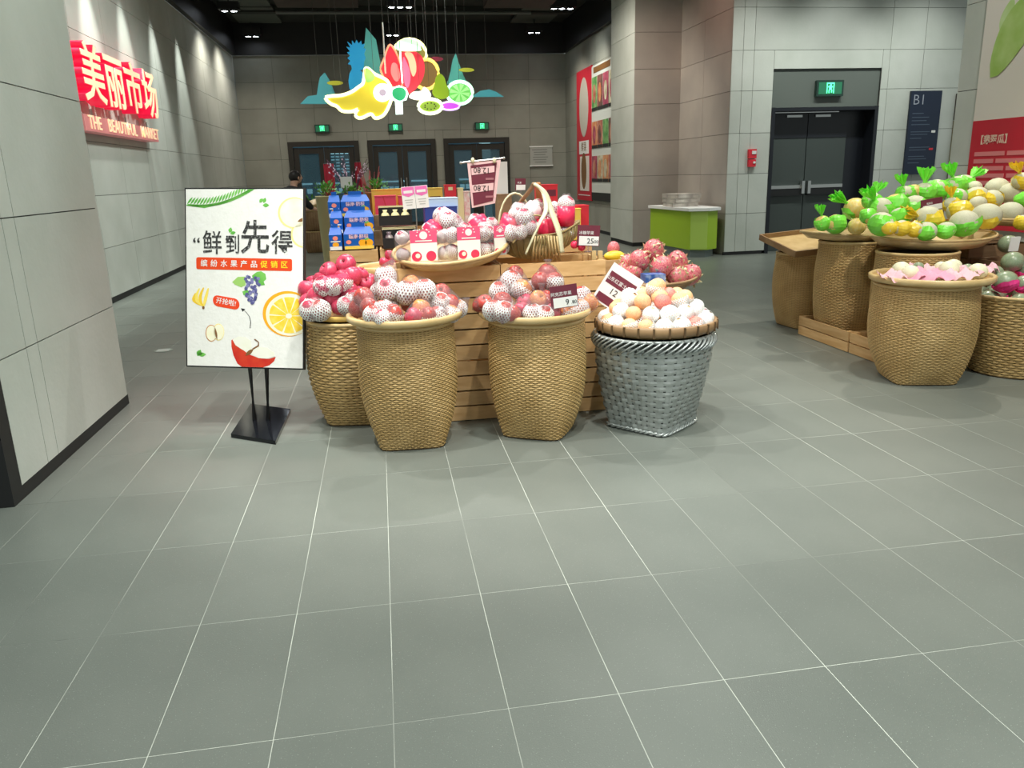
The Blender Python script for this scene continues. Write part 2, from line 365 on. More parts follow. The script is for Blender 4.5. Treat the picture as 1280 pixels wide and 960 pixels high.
# mid column: left face, front face
panel_wall('wall_column_middle', (4.55, 14.113, 0), (0, 1, 0), 1.437, .07, CZ, [], ZS, M_CONC, .15, (-1, 0, 0), label='middle concrete column, left face')
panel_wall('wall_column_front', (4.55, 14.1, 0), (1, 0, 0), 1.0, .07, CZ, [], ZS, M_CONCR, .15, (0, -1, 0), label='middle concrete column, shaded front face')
panel_wall('wall_recess', (5.4, 12.013, 0), (0, 1, 0), 2.087, .0, CZ, [1.05], ZS, M_CONCR, .15, (-1, 0, 0), label='recess wall with rosy light in its colour behind the lime counter')
DX0, DX1 = 6.09, 7.90
panel_wall('wall_service', (5.4, 12.0, 0), (1, 0, 0), 5.2, .05, CZ, [.18, .36 + .0, 2.62, 3.2, 4.2], ZS, M_CONC, .25, (0, -1, 0),
           holes=[(DX0 - 5.4, DX1 - 5.4, -1, 2.80)], label='pale panel wall around the charcoal service door')
# left pillar
pl = panel_wall('wall_pillar', (-1.70, 3.65, 0), (0, 1, 0), 1.57, .06, CZ, [.30, .43], [.64, 1.24, 1.85, 2.45, 3.07, 3.67, 4.28], M_CONC, .3, (1, 0, 0), label='near left pillar, concrete side face')
struct(MB().box((-2.5, 3.60, CZ / 2), (1.6, .10, CZ)).ob('wall_pillar_end', M_BLACK), 'black cladding on the near end of the left pillar')
struct(MB().box((-2.62, 4.45, CZ / 2), (1.22, 1.55, CZ)).ob('trim_1', M_JOINT), 'core of the left pillar')
struct(MB().box((-1.715, 4.44, .03), (.03, 1.58, .06)).ob('baseboard_pillar', M_BLACK))
struct(MB().box((-3.27, 13.05, .035), (.03, 15.7, .07)).ob('baseboard_left', M_BLACK))
struct(MB().box((4.575, 14.83, .035), (.03, 1.44, .07)).ob('baseboard_column', M_BLACK))
struct(MB().box((4.98, 14.13, .035), (.80, .03, .07)).ob('baseboard_column_front', M_BLACK))
struct(MB().box((4.92, 18.2, .035), (.03, 5.3, .07)).ob('baseboard_right', M_BLACK))
struct(MB().box((5.72, 12.02, .025), (.66, .03, .05)).ob('baseboard_service', M_BLACK))
# big column on the right
panel_wall('wall_column_right', (5.6, 3.0, 0), (0, 1, 0), 4.26, .05, CZ, [1.2, 2.4, 3.6], [.65, 1.32, 2.01, 2.78, 3.5, 4.2], M_CONC, .3, (-1, 0, 0), label='near right column wall carrying the melon poster')
struct(MB().box((6.4, 5.13, CZ / 2), (1.0, 4.24, CZ)).ob('trim_2', M_CONC), 'core of the right column')
# side strips right of the directory sign
stp = thing('wall_pilaster_strip', 'narrow brown vertical strip beside the dark directory sign', 'strip', (9.36, 11.97, 0))
MB().box((0, 0, 1.0), (.26, .03, 1.98)).ob('lower_strip', mat('olive_brown_strip', (.23, .20, .12), .5), stp)
MB().box((0, 0, 2.2), (.26, .03, .40)).ob('upper_strip', mat('dark_brown_strip', (.08, .065, .05), .5), stp)
tag(MB().box((9.50, 11.97, 2.80), (.20, .04, .24)).ob('wall_box', M_LINT), 'small grey square box high on the pale service wall', 'wall box')
# ceiling
struct(MB().box((3, 10.5, CZ + .06), (14, 21.5, .12)).ob('ceiling', M_CEIL), 'dark open ceiling')
struct(MB().box((-3.2, 13, 4.64), (.10, 15.8, .72)).ob('trim_3', M_BLACK), 'black band along the top of the left wall')
struct(MB().box((.82, 20.85, 4.64), (8.1, .10, .72)).ob('trim_4', M_BLACK), 'black band along the top of the far wall')
struct(MB().box((4.86, 18.2, 4.64), (.10, 5.3, .72)).ob('trim_5', M_BLACK), 'black band along the top of the far right wall')
k = 0
for y in (11.0, 12.9, 14.8, 16.7, 18.6):
    for x in (-2.45, 3.9):
        p = MB().box((x, y + .9, 4.93), (.95, 1.75, .05)).ob('ceiling_panel', M_CEILP)
        tag(p, 'grey ceiling panel beside the dark duct zone', 'ceiling panel', 'grey panels along the ceiling edges')
du = thing('air_duct', 'brown rectangular air duct on the ceiling left of the hanging fruit', 'duct', (-.9, 15.4, 4.50))
MB().box((0, 0, .16), (1.5, 2.3, .3)).ob('duct_body', M_DUCT, du); MB().box((0, -1.12, .02), (1.3, .06, .12)).ob('duct_flange', M_CEILP, du)
du2 = thing('air_duct', 'brown rectangular air duct on the ceiling right of the hanging fruit', 'duct', (2.9, 15.4, 4.50))
MB().box((0, 0, .16), (1.3, 2.3, .3)).ob('duct_body', M_DUCT, du2); MB().box((0, -1.12, .02), (1.1, .06, .12)).ob('duct_flange', M_CEILP, du2)
for y, lb in ((14.2, 'dark beam across the ceiling nearest the camera'), (16.5, 'dark beam across the ceiling between the two ducts'), (19.0, 'dark beam across the ceiling nearest the far wall')):
    tag(MB().box((.8, y, 4.93), (7.6, .22, .13)).ob('ceiling_beam', M_CEIL), lb, 'beam')
tag(MB().tube([(-1.8, 17.6, 4.62), (3.4, 17.6, 4.62)], .035, 8).ob('ceiling_pipe', mat('pipe_grey', (.12, .13, .12), .5)), 'thin grey pipe crossing the ceiling behind the hanging fruit', 'pipe')
# twin-head ceiling lamps
def ceiling_lamp(x, y, heads, lb):
    t = thing('ceiling_lamp', lb, 'ceiling lamp', (x, y, 4.60))
    MB().box((0, 0, .10), (.17 * heads + .06, .20, .14)).ob('lamp_box', M_BLACK, t)
    MB().tube([(0, 0, .17), (0, 0, .40)], .015, 6).ob('mounting_rod', M_BLACK, t)
    for i in range(heads):
        xx = (i - (heads - 1) / 2) * .17
        h = MB().lathe([(.045, .04), (.07, .0), (.078, -.0), (.078, .05)], 14, (xx, 0, 0)).ob('lamp_head', M_BLACK, t)
        MB().lathe([(.0, .008), (.055, .006)], 14, (xx, 0, 0)).ob('lens', M_SPOT, h)
ceiling_lamp(-2.66, 17.4, 2, 'twin ceiling lamp near the left wall, front row')
ceiling_lamp(-2.66, 20.3, 2, 'twin ceiling lamp near the left wall, back row')
ceiling_lamp(.66, 17.0, 3, 'triple ceiling lamp above the hanging fruit')
ceiling_lamp(.56, 20.2, 2, 'twin ceiling lamp half hidden behind the hanging fruit top')
ceiling_lamp(3.96, 17.1, 3, 'triple ceiling lamp by the right wall, front row')
ceiling_lamp(3.92, 19.9, 2, 'twin ceiling lamp by the right wall, back row')

# ---------------- far glazed doors
for k, (a, b) in enumerate(bw_doors):
    cx = (a + b) / 2; W = b - a; nm = 'door_%d' % (k + 1)
    fr = MB(); Y = 20.92
    fr.box((a + .06, Y, 1.14), (.12, .14, 2.28)); fr.box((b - .06, Y, 1.14), (.12, .14, 2.28)); fr.box((cx, Y, 2.22), (W - .24, .14, .12))
    root = struct(fr.ob(nm, M_FRAME), ('left', 'middle', 'right')[k] + ' glazed double door in the far wall')
    for s in (-1, 1):
        lw = (W - .24) / 2; lx = cx + s * lw / 2
        lf = MB(); st = .13
        lf.box((lx - lw / 2 + st / 2 + .004, Y, 1.07), (st, .05, 2.14)); lf.box((lx + lw / 2 - st / 2 - .004, Y, 1.07), (st, .05, 2.14))
        lf.box((lx, Y, 2.06), (lw - 2 * st - .01, .05, .15)); lf.box((lx, Y, .12), (lw - 2 * st - .01, .05, .24))
        leaf = lf.ob('door_leaf', M_FRAME, root)
        MB().box((lx, Y, 1.11), (lw - 2 * st, .012, 1.74)).ob('pane', M_GLASS, leaf)
        MB().tube([(cx + s * .07, Y - .09, .75), (cx + s * .07, Y - .09, 1.35)], .014, 8).tube([(cx + s * .07, Y - .09, .8), (cx + s * .07, Y - .02, .8)], .01, 6).tube([(cx + s * .07, Y - .09, 1.3), (cx + s * .07, Y - .02, 1.3)], .01, 6).ob('pull_handle', M_STEEL, leaf)
# street beyond the doors
fac = thing('street_building', 'dark blue building front with rows of lit shop panels outside the glazed doors', 'building', (.8, 25.5, 0))
MB().box((0, 0, 2.2), (14, .2, 4.4)).ob('facade', M_NIGHT, fac)
tag(MB().box((.8, 23.2, -.02), (14, 4.2, .04)).ob('pavement', mat('dark_pavement', (.03, .05, .06), .6)), 'dark pavement outside the glazed doors', 'pavement')
for a, b in ((-3.2, -2.0), (-1.9, -.6), (-.2, .8), (1.0, 2.2), (2.5, 3.6)):
    for i in range(6): MB().box(((a + b) / 2 - .8 + (i - 2.5) * (b - a) / 6, -.12, 1.02), ((b - a) / 6 * .75, .05, .14)).ob('light_panel', M_LITW, fac)
    MB().box(((a + b) / 2 - .8, -.12, 1.24), (b - a, .05, .05)).ob('light_bar', M_LITW, fac)
lb_ = MB().box((-1.85, -.12, 1.85), (.75, .03, .9)).ob('led_board', M_NIGHT, fac)
for i in range(9):
    for q in range(5):
        if rnd.random() < .66: MB().box((-2.13 + q * .14, -.14, 2.2 - i * .09), (.10, .01, .035)).ob('lit_dash', M_LITW, lb_)
MB().box((2.55, -.12, 1.5), (.34, .04, 3.0)).ob('lit_window', mat('cool_lit_panel', (.25, .45, .50), .5, emit=.7), fac)
# white notice on far wall
t = thing('wall_notice', 'white framed notice on the far wall right of the doors', 'notice', (4.23, 20.87, 1.79))
MB().box((0, 0, 0), (.59, .02, .46)).ob('sheet', mat('grey_notice', (.42, .43, .40), .6), t)
for z_ in (.24, -.24): MB().box((0, -.012, z_), (.62, .02, .03)).ob('frame_bar', M_WHITE, t)
lp = MB()
for i in range(6): lp.box((-.04 + .02 * (i % 2), -.012, .16 - i * .062), (.40 - .05 * (i % 3), .004, .022))
lp.ob('print_lines', mat('notice_ink', (.25, .26, .24), .6), t)
# exit signs
def exit_sign(c, lb, s=1.0):
    t = thing('exit_sign', lb, 'exit sign', c)
    MB().box((0, 0, 0), (.36 * s, .06, .19 * s)).ob('housing', mat('exit_housing', (.02, .05, .04), .4), t)
    MB().box((0, -.031, 0), (.31 * s, .006, .14 * s)).ob('face', M_GLOWG, t)
    f = MB(); Y = -.037           # doorway pictogram with running figure
    f.box((-.045 * s, Y, .0), (.010 * s, .004, .12 * s)).box((.045 * s, Y, 0), (.010 * s, .004, .12 * s)).box((0, Y, .058 * s), (.10 * s, .004, .012 * s))
    f.box((.0, Y, .006 * s), (.035 * s, .004, .05 * s)).box((.004 * s, Y, .040 * s), (.018 * s, .004, .016 * s))
    f.box((-.016 * s, Y, -.037 * s), (.012 * s, .004, .04 * s)).box((.018 * s, Y, -.035 * s), (.012 * s, .004, .035 * s)).box((.0, Y, .016 * s), (.066 * s, .004, .010 * s))
    f.ob('pictogram', M_GEXIT, t)
exit_sign((-1.29, 20.86, 2.58), 'green exit sign above the left glazed door')
exit_sign((.51, 20.86, 2.57), 'green exit sign above the middle glazed door')
exit_sign((2.70, 20.86, 2.56), 'green exit sign above the right glazed door')
exit_sign((7.03, 12.0, 2.51), 'green exit sign above the charcoal service door', 1.25)
# ---------------- service door (door_4)
root = MB()
root.box((DX0 + .03, 12.15, 1.12), (.06, .32, 2.24)).box((DX1 - .03, 12.15, 1.12), (.06, .32, 2.24)).box(((DX0 + DX1) / 2, 12.15, 2.21), (DX1 - DX0 - .12, .32, .05))
root = struct(root.ob('door_4', M_DOORD), 'charcoal double service door with push bars')
MB().box(((DX0 + DX1) / 2, 12.06, 2.52), (DX1 - DX0, .05, .56)).ob('lintel_panel', M_LINT, root)
MB().box((7.62, 12.27, 1.1), (.44, .03, 2.18)).ob('side_panel', M_DOORD, root)
for s, x0, x1 in ((-1, 6.15, 6.83), (1, 6.835, 7.52)):
    cx = (x0 + x1) / 2; wd = x1 - x0 - .01
    lf = MB().box((cx, 12.25, 1.09), (wd, .05, 2.17)).ob('door_leaf', M_DOOR, root)
    MB().box((cx, 12.22, 1.98), (wd, .012, .38)).ob('top_band', M_DOORD, lf)
    MB().box((cx, 12.20, 1.03), (wd * .92, .05, .05)).ob('push_bar', M_STEEL, lf)
    MB().box((cx, 12.19, .945), (wd * .92, .05, .10)).ob('bar_housing', M_BLACK, lf)
    MB().box((x1 - .05 if s < 0 else x0 + .05, 12.17, 1.02), (.05, .07, .20)).ob('latch_case', M_STEEL, lf)
    MB().box((cx - s * .1, 12.21, 2.12), (.26, .03, .035)).ob('door_closer', M_STEEL, lf)
# fire call point
t = thing('fire_alarm_point', 'red fire alarm call point on the pale wall left of the service door', 'fire alarm', (5.79, 11.975, 1.51))
MB().box((0, 0, .05), (.13, .05, .14)).ob('call_box', M_REDC, t); MB().box((.02, -.03, .07), (.07, .01, .05)).ob('label_plate', M_WHITE, t)
MB().box((0, 0, -.09), (.12, .05, .11)).ob('lower_box', M_REDC, t); MB().box((.03, -.03, -.08), (.04, .01, .03)).ob('white_mark', M_WHITE, t)
# directory sign B1
t = thing('directory_sign', 'tall dark navy directory sign marked B1 on the pale wall', 'sign', (8.69, 11.975, 1.81))
MB().box((0, 0, 0), (.54, .04, 1.28)).ob('board', M_NAVY, t)
FM = lambda x, y, z: frame((x, y, z), (1, 0, 0), (0, 0, 1))
text('B1', .22, M_SIGNT, t, FM(-.12, -.022, .50), bold=-.002)
lp = MB()
for i, (zz, ww) in enumerate([(.30, .2), (.24, .3), (.19, .26), (.13, .32), (.02, .34), (-.02, .3), (-.08, .2), (-.22, .36), (-.26, .3), (-.36, .28), (-.40, .32), (-.46, .2)]): lp.box((-.22 + ww / 2, -.021, zz), (ww, .002, .014))
lp.ob('small_print', mat('sign_dim_text', (.07, .10, .15), .5), t)
MB().box((.18, -.022, .02), (.07, .003, .035)).ob('arrow_mark', M_WHITE, t); MB().box((.17, -.022, -.25), (.07, .003, .03)).ob('red_mark', M_REDC, t)
MB().box((.05, -.022, -.58), (.03, .003, .05)).ob('foot_mark', M_WHITE, t)
# ---------------- food posters on far right wall
t = thing('red_food_poster', 'tall narrow red poster with an oval dish on the far right wall', 'poster', (4.895, 18.89, .70))
XP = lambda d, y, z: frame((-d, y, z), (0, -1, 0), (0, 0, 1))
MB().box((-.01, 0, 1.48), (.03, 1.38, 2.96)).ob('board', M_POSTR, t)
MB().prism(circ(0, 0, .42, .66, 28), .003, 0, XP(.026, 0, 2.12)).ob('oval_dish', mat('oval_grey', (.50, .46, .40), .6), t)
MB().box((-.028, 0, 1.22), (.004, .9, .30)).ob('white_plate', M_WHITE, t)
text('鲜果', .24, M_BROWN, t, XP(.032, 0, 1.22))
MB().box((-.028, -.05, .62), (.004, .86, .80)).ob('picture_ground', M_POSTW, t)
MB().prism(circ(0, 0, .24, .42, 18), .003, 0, XP(.031, 0, .68)).ob('picture_dish', M_BROWN, t)
MB().box((-.028, 0, .12), (.004, 1.1, .02)).ob('white_line', M_WHITE, t)
t = thing('menu_poster', 'white poster with a grid of food pictures on the far right wall', 'poster', (4.895, 17.25, .72))
MB().box((-.01, 0, 1.45), (.03, 1.86, 2.90)).ob('board', mat('poster_dim_white', (.66, .68, .64), .5), t)
MB().box((-.028, 0, .09), (.006, 1.86, .18)).ob('dark_foot_band', M_INK, t)
MB().box((-.028, .1, 2.80), (.006, 1.3, .12)).ob('brown_head_band', M_BROWN, t)
pc = [mat('food_%d' % i, c, .5, col2=c2, nscale=6) for i, (c, c2) in enumerate([((.05, .22, .05), (.3, .5, .2)), ((.35, .05, .03), (.6, .3, .2)), ((.6, .16, .06), (.7, .4, .2)), ((.4, .35, .2), (.7, .65, .5)), ((.25, .03, .08), (.5, .1, .15)), ((.08, .06, .05), (.3, .1, .08))])]
for rI, (z0, z1) in enumerate([(1.95, 2.66), (1.15, 1.72), (.42, .98)]):
    for cI in range(4):
        y0 = .90 - .45 * cI
        MB().box((-.028, y0 - .22, (z0 + z1) / 2), (.005, .42, z1 - z0)).ob('food_picture', pc[(rI * 2 + cI * 5) % 6], t)
        MB().prism(circ(0, 0, .12, .2, 14), .003, 0, XP(.032, y0 - .22, (z0 + z1) / 2)).ob('food_shape', pc[(rI * 3 + cI + 1) % 6], t)
        MB().box((-.032, y0 - .22, z0 + .03), (.004, .42, .07)).ob('caption_bar', M_INK, t)
# ---------------- big melon poster on right column
t = thing('melon_poster', 'large poster with pale green gourds over a red text block on the right column', 'poster', (5.595, 5.1, 0))
MB().box((-.015, 0, 2.9), (.03, 3.70, 2.36)).ob('cream_field', M_POSTW, t)
MB().box((-.015, 0, 1.23), (.034, 3.70, .98)).ob('red_field', M_POSTR, t)
text('【翡翠瓜】', .085, mat('poster_title', (.85, .62, .5), .5), t, XP(.034, 1.56, 1.54), bold=.002)
lp = MB()
for i in range(6):
    y = 1.78
    while y > -1.6:
        wd = rnd.uniform(.2, .5)
        lp.box((-.034, y - wd / 2, 1.42 - i * .065), (.003, wd, .038)); y -= wd + .03
lp.ob('small_print', M_POSTP, t)
def gourd(y0, z0, ang, L, Rr, dd, m):
    ca, sa = math.cos(ang), math.sin(ang); P = []
    for i in range(17): u = i / 16; P.append((L * (u - .5), Rr * math.sin(PI * u) ** .6 * (1 - .25 * u) + .10 * L * math.sin(PI * u)))
    for i in range(15, 0, -1): u = i / 16; P.append((L * (u - .5), -Rr * math.sin(PI * u) ** .6 * (1 - .25 * u) + .10 * L * math.sin(PI * u)))
    MB().prism([(a * ca - b * sa, a * sa + b * ca) for a, b in P][::-1], .002, 0, XP(dd, y0, z0)).ob('gourd_print', m, t)
M_POD2 = mat('poster_pod_pale', (.48, .66, .24), .5, col2=(.62, .78, .40), nscale=5)
gourd(1.55, 2.55, 1.5, .35, .09, .032, M_POD2); gourd(1.34, 2.44, .78, 1.0, .20, .035, M_POD); gourd(.95, 2.55, 1.15, 1.3, .19, .038, M_POD2); gourd(.55, 2.35, .5, 1.0, .17, .041, M_POD); gourd(-.3, 2.7, .3, 1.4, .2, .035, M_POD2)
# ================================================================== LIT WALL SIGN
t = thing('lit_wall_sign', 'red-sided lit letter sign with an English strip on the left wall', 'sign', (-3.25, 11.0, 0))
chars = '美丽市场'
WM = lambda d, y, z: frame((d, y, z), (0, 1, 0), (0, 0, 1))
for i, ch in enumerate(chars):
    y = -1.13 + .755 * i
    M = WM(.13, y, 2.52) @ Matrix.Diagonal((1.05, .93, 1, 1))
    text(ch, .70, M_REDL, t, M, 'letter_side', ext=.085, bold=.012)
    text(ch, .70, M_CREML, t, WM(.222, y, 2.52) @ Matrix.Diagonal((1.05, .93, 1, 1)), 'letter_face', ext=.003, bold=.009)
    for dy in (-.2, .2): MB().box((.03, y + dy, 2.5), (.06, .03, .03)).ob('standoff', M_STEEL, t)
MB().box((.09, -.02, 2.04), (.16, 2.95, .17)).ob('strip_box', M_PINKS, t)
for wd_, yy in (('THE', -1.17), ('BEAUTIFUL', -.16), ('MARKET', 1.03)): text(wd_, .205, M_CREML, t, WM(.175, yy, 2.045) @ Matrix.Diagonal((1.12, 1, 1, 1)), 'strip_word', ext=.004, bold=.0015)
for y in (-1.0, .0, .25, .8, 1.2): MB().box((.09, y, 2.16), (.02, .05, .10)).ob('strip_bracket', M_STEEL, t)
# floor marker
t = thing('floor_marker', 'small round pale grey marker stuck flat on the floor by the pillar', 'floor marker', (-1.91, 6.92, .001))
MB().lathe([(.0, .002), (.075, .002), (.075, 0)], 24).ob('disc', mat('marker_grey', (.30, .33, .29), .5), t)
mk = MB()
for yy in (-.03, 0, .03): mk.box((0, yy, .003), (.10, .012, .001))
mk.ob('white_bars', M_WHITE, t)
# ================================================================== LIME COUNTER
t = thing('lime_counter', 'lime green counter with white top in front of the recess wall', 'counter', (0, 0, 0))
out = [(4.66, 13.45), (4.78, 11.92), (5.02, 11.80), (5.26, 11.98), (5.34, 13.45)]
MB().prism(out, .60, 0, None, .12).ob('body', M_LIME, t)
MB().prism([(4.785, 11.905), (5.02, 11.79), (5.02, 11.80), (4.79, 11.92)], .58, 0, None, .13).ob('front_face', M_LIME2, t)
MB().prism([(4.62, 13.47), (4.74, 11.88), (5.02, 11.75), (5.30, 11.95), (5.36, 13.47)], .045, 0, None, .72).ob('worktop', M_WHITE, t)
MB().prism([(4.70, 13.4), (4.81, 11.97), (5.02, 11.86), (5.22, 12.03), (5.30, 13.4)], .12).ob('plinth', M_PLIN, t)
for i in range(3):
    p0 = thing('paper_box', ('lowest', 'middle', 'topmost')[i] + ' of three flat pale boxes stacked on the lime counter', 'box', (4.93 + .01 * i, 12.75, .766 + .069 * i), .1 * i - .05, 'flat boxes on the lime counter')
    MB().box((0, 0, .033), (.42, .55, .066)).ob('carton', mat('speckled_card', (.60, .56, .50), .6, col2=(.34, .30, .27), nscale=7), p0)
    MB().box((0, 0, .05), (.425, .555, .004)).ob('lid_edge', mat('card_edge', (.4, .36, .32), .7), p0)
# ================================================================== PERSON
def skin_mesh(name, V, E, R, mt, parent, levels=2):
    me = bpy.data.meshes.new(name); me.from_pydata(V, E, []); o = bpy.data.objects.new('tmp', me); COL.objects.link(o)
    o.modifiers.new('s', 'SKIN'); sv = me.skin_vertices[0].data
    for i, r in enumerate(R): sv[i].radius = (r, r) if not isinstance(r, tuple) else r
    sv[0].use_root = True; ss = o.modifiers.new('b', 'SUBSURF'); ss.levels = levels
    m2 = bpy.data.meshes.new_from_object(o.evaluated_get(bpy.context.evaluated_depsgraph_get())); bpy.data.objects.remove(o)
    m2.name = name; m2.materials.clear(); m2.materials.append(mt)
    m2.polygons.foreach_set('use_smooth', [True] * len(m2.polygons)); return put(name, m2, parent)
t = thing('person', 'person in black coat bending forward near the left glazed door', 'person', (-1.62, 14.3, 0), -.9)
# local +y is forward
J = dict(hip=(0, -.10, .82), sp=(0, .02, 1.0), ch=(0, .14, 1.16), nk=(0, .20, 1.27), h1=(0, .23, 1.34), h2=(0, .26, 1.44))
V = [J['hip'], J['sp'], J['ch'], J['nk'], J['h1'], J['h2']]; E = [(0, 1), (1, 2), (2, 3), (3, 4), (4, 5)]; Rr = [.14, .13, .15, .055, .075, .085]
CV = [J['hip'], (0, .02, 1.0), (0, .13, 1.15), (0, .185, 1.25)]; CE = [(0, 1), (1, 2), (2, 3)]; CR = [.165, .155, .165, .085]
PV = [(0, -.10, .82)]; PE = []; PR = [.155]
for s in (-1, 1):
    b = len(V); V += [(s * .19, .17, 1.20), (s * .24, .26, .98), (s * .20, .42, .88), (s * .19, .50, .86)]; Rr += [.06, .045, .035, .03]
    E += [(2, b), (b, b + 1), (b + 1, b + 2), (b + 2, b + 3)]
    for q in range(5):
        f = len(V); dx = (q - 2) * .018; L_ = (.05, .075, .08, .075, .06)[q]
        V += [(s * .19 + dx, .54 + (.0 if q else -.02), .855), (s * .19 + dx * 1.3, .54 + L_, .83)]; Rr += [.010, .008]; E += [(b + 3, f), (f, f + 1)]
    c = len(CV); CV += [(s * .19, .165, 1.195), (s * .245, .26, .98), (s * .205, .41, .885)]; CR += [.085, .068, .052]; CE += [(2, c), (c, c + 1), (c + 1, c + 2)]
    b = len(V); V += [(s * .10, -.11, .78), (s * .11, -.06, .43), (s * .11, -.10, .09), (s * .12, .05, .05)]; Rr += [.09, .06, .045, .04]; E += [(0, b), (b, b + 1), (b + 1, b + 2), (b + 2, b + 3)]
    c = len(PV); PV += [(s * .10, -.11, .76), (s * .11, -.06, .43), (s * .11, -.10, .11)]; PR += [.11, .082, .07]; PE += [(0, c), (c, c + 1), (c + 1, c + 2)]
skin_mesh('body', V, E, Rr, M_SKIN, t); skin_mesh('coat', CV, CE, CR, M_COAT, t, 1); skin_mesh('trousers', PV, PE, PR, M_COAT, t, 1)
for s in (-1, 1): MB().ball((s * .12, .0, .045), (.05, .14, .045), 12, 8).ob('shoe', M_BLACK, t, True)
MB().ball((0, .245, 1.43), (.095, .11, .105), 16, 10).ob('hair', M_HAIR, t, True)
MB().ball((0, .285, 1.405), (.078, .09, .095), 16, 10).ball((0, .378, 1.40), (.014, .02, .02), 8, 6).ob('face', M_SKIN, t, True)
MB().ball((-.03, .365, 1.42), .011, 8, 6).ball((.03, .365, 1.42), .011, 8, 6).ball((0, .368, 1.365), (.024, .008, .006), 8, 6).ob('eyes_and_mouth', M_INK, t, True)
for s in (-1, 1): MB().ball((s * .085, .26, 1.405), (.012, .022, .032), 8, 6).ob('ear', M_SKIN, t, True)
#@@PART2
# ================================================================== BUILDERS FOR THE FRUIT STANDS
def sm(t): t = max(0, min(1, t)); return t * t * (3 - 2 * t)
def basket_shape(kind, h, hb, rmid, rtop):
    """returns R(angle, t) for height fraction t; square foot turning round"""
    def R(a, t):
        c, s = abs(math.cos(a)), abs(math.sin(a))
        sq = hb / ((c ** 7 + s ** 7) ** (1 / 7))
        if kind == 'round': base = hb
        else: base = sq
        wq = 1 - (1 - min(1, t / .60)) ** 2.0
        prof = rmid + (rtop - rmid) * sm((t - .62) / .38)
        if kind == 'round': return hb + (rtop - hb) * (t ** .8)
        base *= 1 + .06 * min(t, .3) / .3
        return base * (1 - wq) + prof * wq
    return R
def woven_basket(name, label, loc, rz, h, hb, rmid, rtop, kind='jar', stakes=72, rings=60, amp=.0030, mats=None, group=None, rimr=.011, top_rim=True):
    mw, ms, mi, mr = mats or (M_BAM, M_BAMS, M_BAMI, M_BAMR)
    t = thing(name, label, 'basket', loc, rz, group); R = basket_shape(kind, h, hb, rmid, rtop)
    key = (kind, h, hb, rmid, rtop, stakes, rings, amp)
    if key not in KIDS:
        wv = MB(); K = stakes * 2; hh = h / rings * .385
        for i in range(rings):
            zc = .006 + (h - .012) * (i + .5) / rings
            vs = []; fs = []
            for k in range(K):
                a = 2 * PI * k / K; off = amp * (0 if k % 2 else (1 if (k // 2 + i) % 2 else -1)) + .0036
                ca, sa = math.cos(a), math.sin(a)
                for dz, e in ((-hh, -.002), (-hh * .5, .0008), (hh * .5, .0008), (hh, -.002)):
                    r = R(a, (zc + dz) / h) + off + e; vs.append((r * ca, r * sa, zc + dz))
            for k in range(K):
                n = (k + 1) % K
                for j in range(3): fs.append((k * 4 + j, n * 4 + j, n * 4 + j + 1, k * 4 + j + 1))
            wv.add(vs, fs)
        st = MB()
        for k in range(stakes):
            a = 2 * PI * (k) / stakes; da = .26 * 2 * PI / stakes; vs = []
            M_ = 14
            for i in range(M_ + 1):
                tt = i / M_
                for e, o in ((-da, .0010), (0, .0024), (da, .0010)):
                    r = R(a + e, tt) + o; vs.append((r * math.cos(a + e), r * math.sin(a + e), h * tt))
            st.add(vs, [(i * 3 + j, i * 3 + j + 1, i * 3 + j + 4, i * 3 + j + 3) for i in range(M_) for j in (0, 1)])
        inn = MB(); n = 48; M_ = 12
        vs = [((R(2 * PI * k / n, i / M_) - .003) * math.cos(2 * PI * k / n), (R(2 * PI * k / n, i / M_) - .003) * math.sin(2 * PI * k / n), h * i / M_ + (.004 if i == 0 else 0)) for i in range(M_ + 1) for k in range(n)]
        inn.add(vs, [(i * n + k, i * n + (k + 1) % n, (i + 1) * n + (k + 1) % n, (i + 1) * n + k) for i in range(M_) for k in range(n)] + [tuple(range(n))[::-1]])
        rim = MB().tube([(R(2 * PI * k / 40, 1) * math.cos(2 * PI * k / 40), R(2 * PI * k / 40, 1) * math.sin(2 * PI * k / 40), h) for k in range(40)], rimr, 8, True)
        ft = MB().tube([(R(2 * PI * k / 48, 0) * math.cos(2 * PI * k / 48), R(2 * PI * k / 48, 0) * math.sin(2 * PI * k / 48), .007) for k in range(48)], .007, 6, True)
        KIDS[key] = [('weave', wv.mesh(mw, True)), ('stakes', st.mesh(ms, True)), ('inner_wall', inn.mesh(mi, True)), ('rim', rim.mesh(mr, True)), ('foot_ring', ft.mesh(mi, True))]
    for nm, me in KIDS[key]:
        if nm == 'rim' and not top_rim: continue
        o = put(nm, me, t)
        if nm in ('weave', 'stakes'): o['kind'] = 'stuff'
    return t
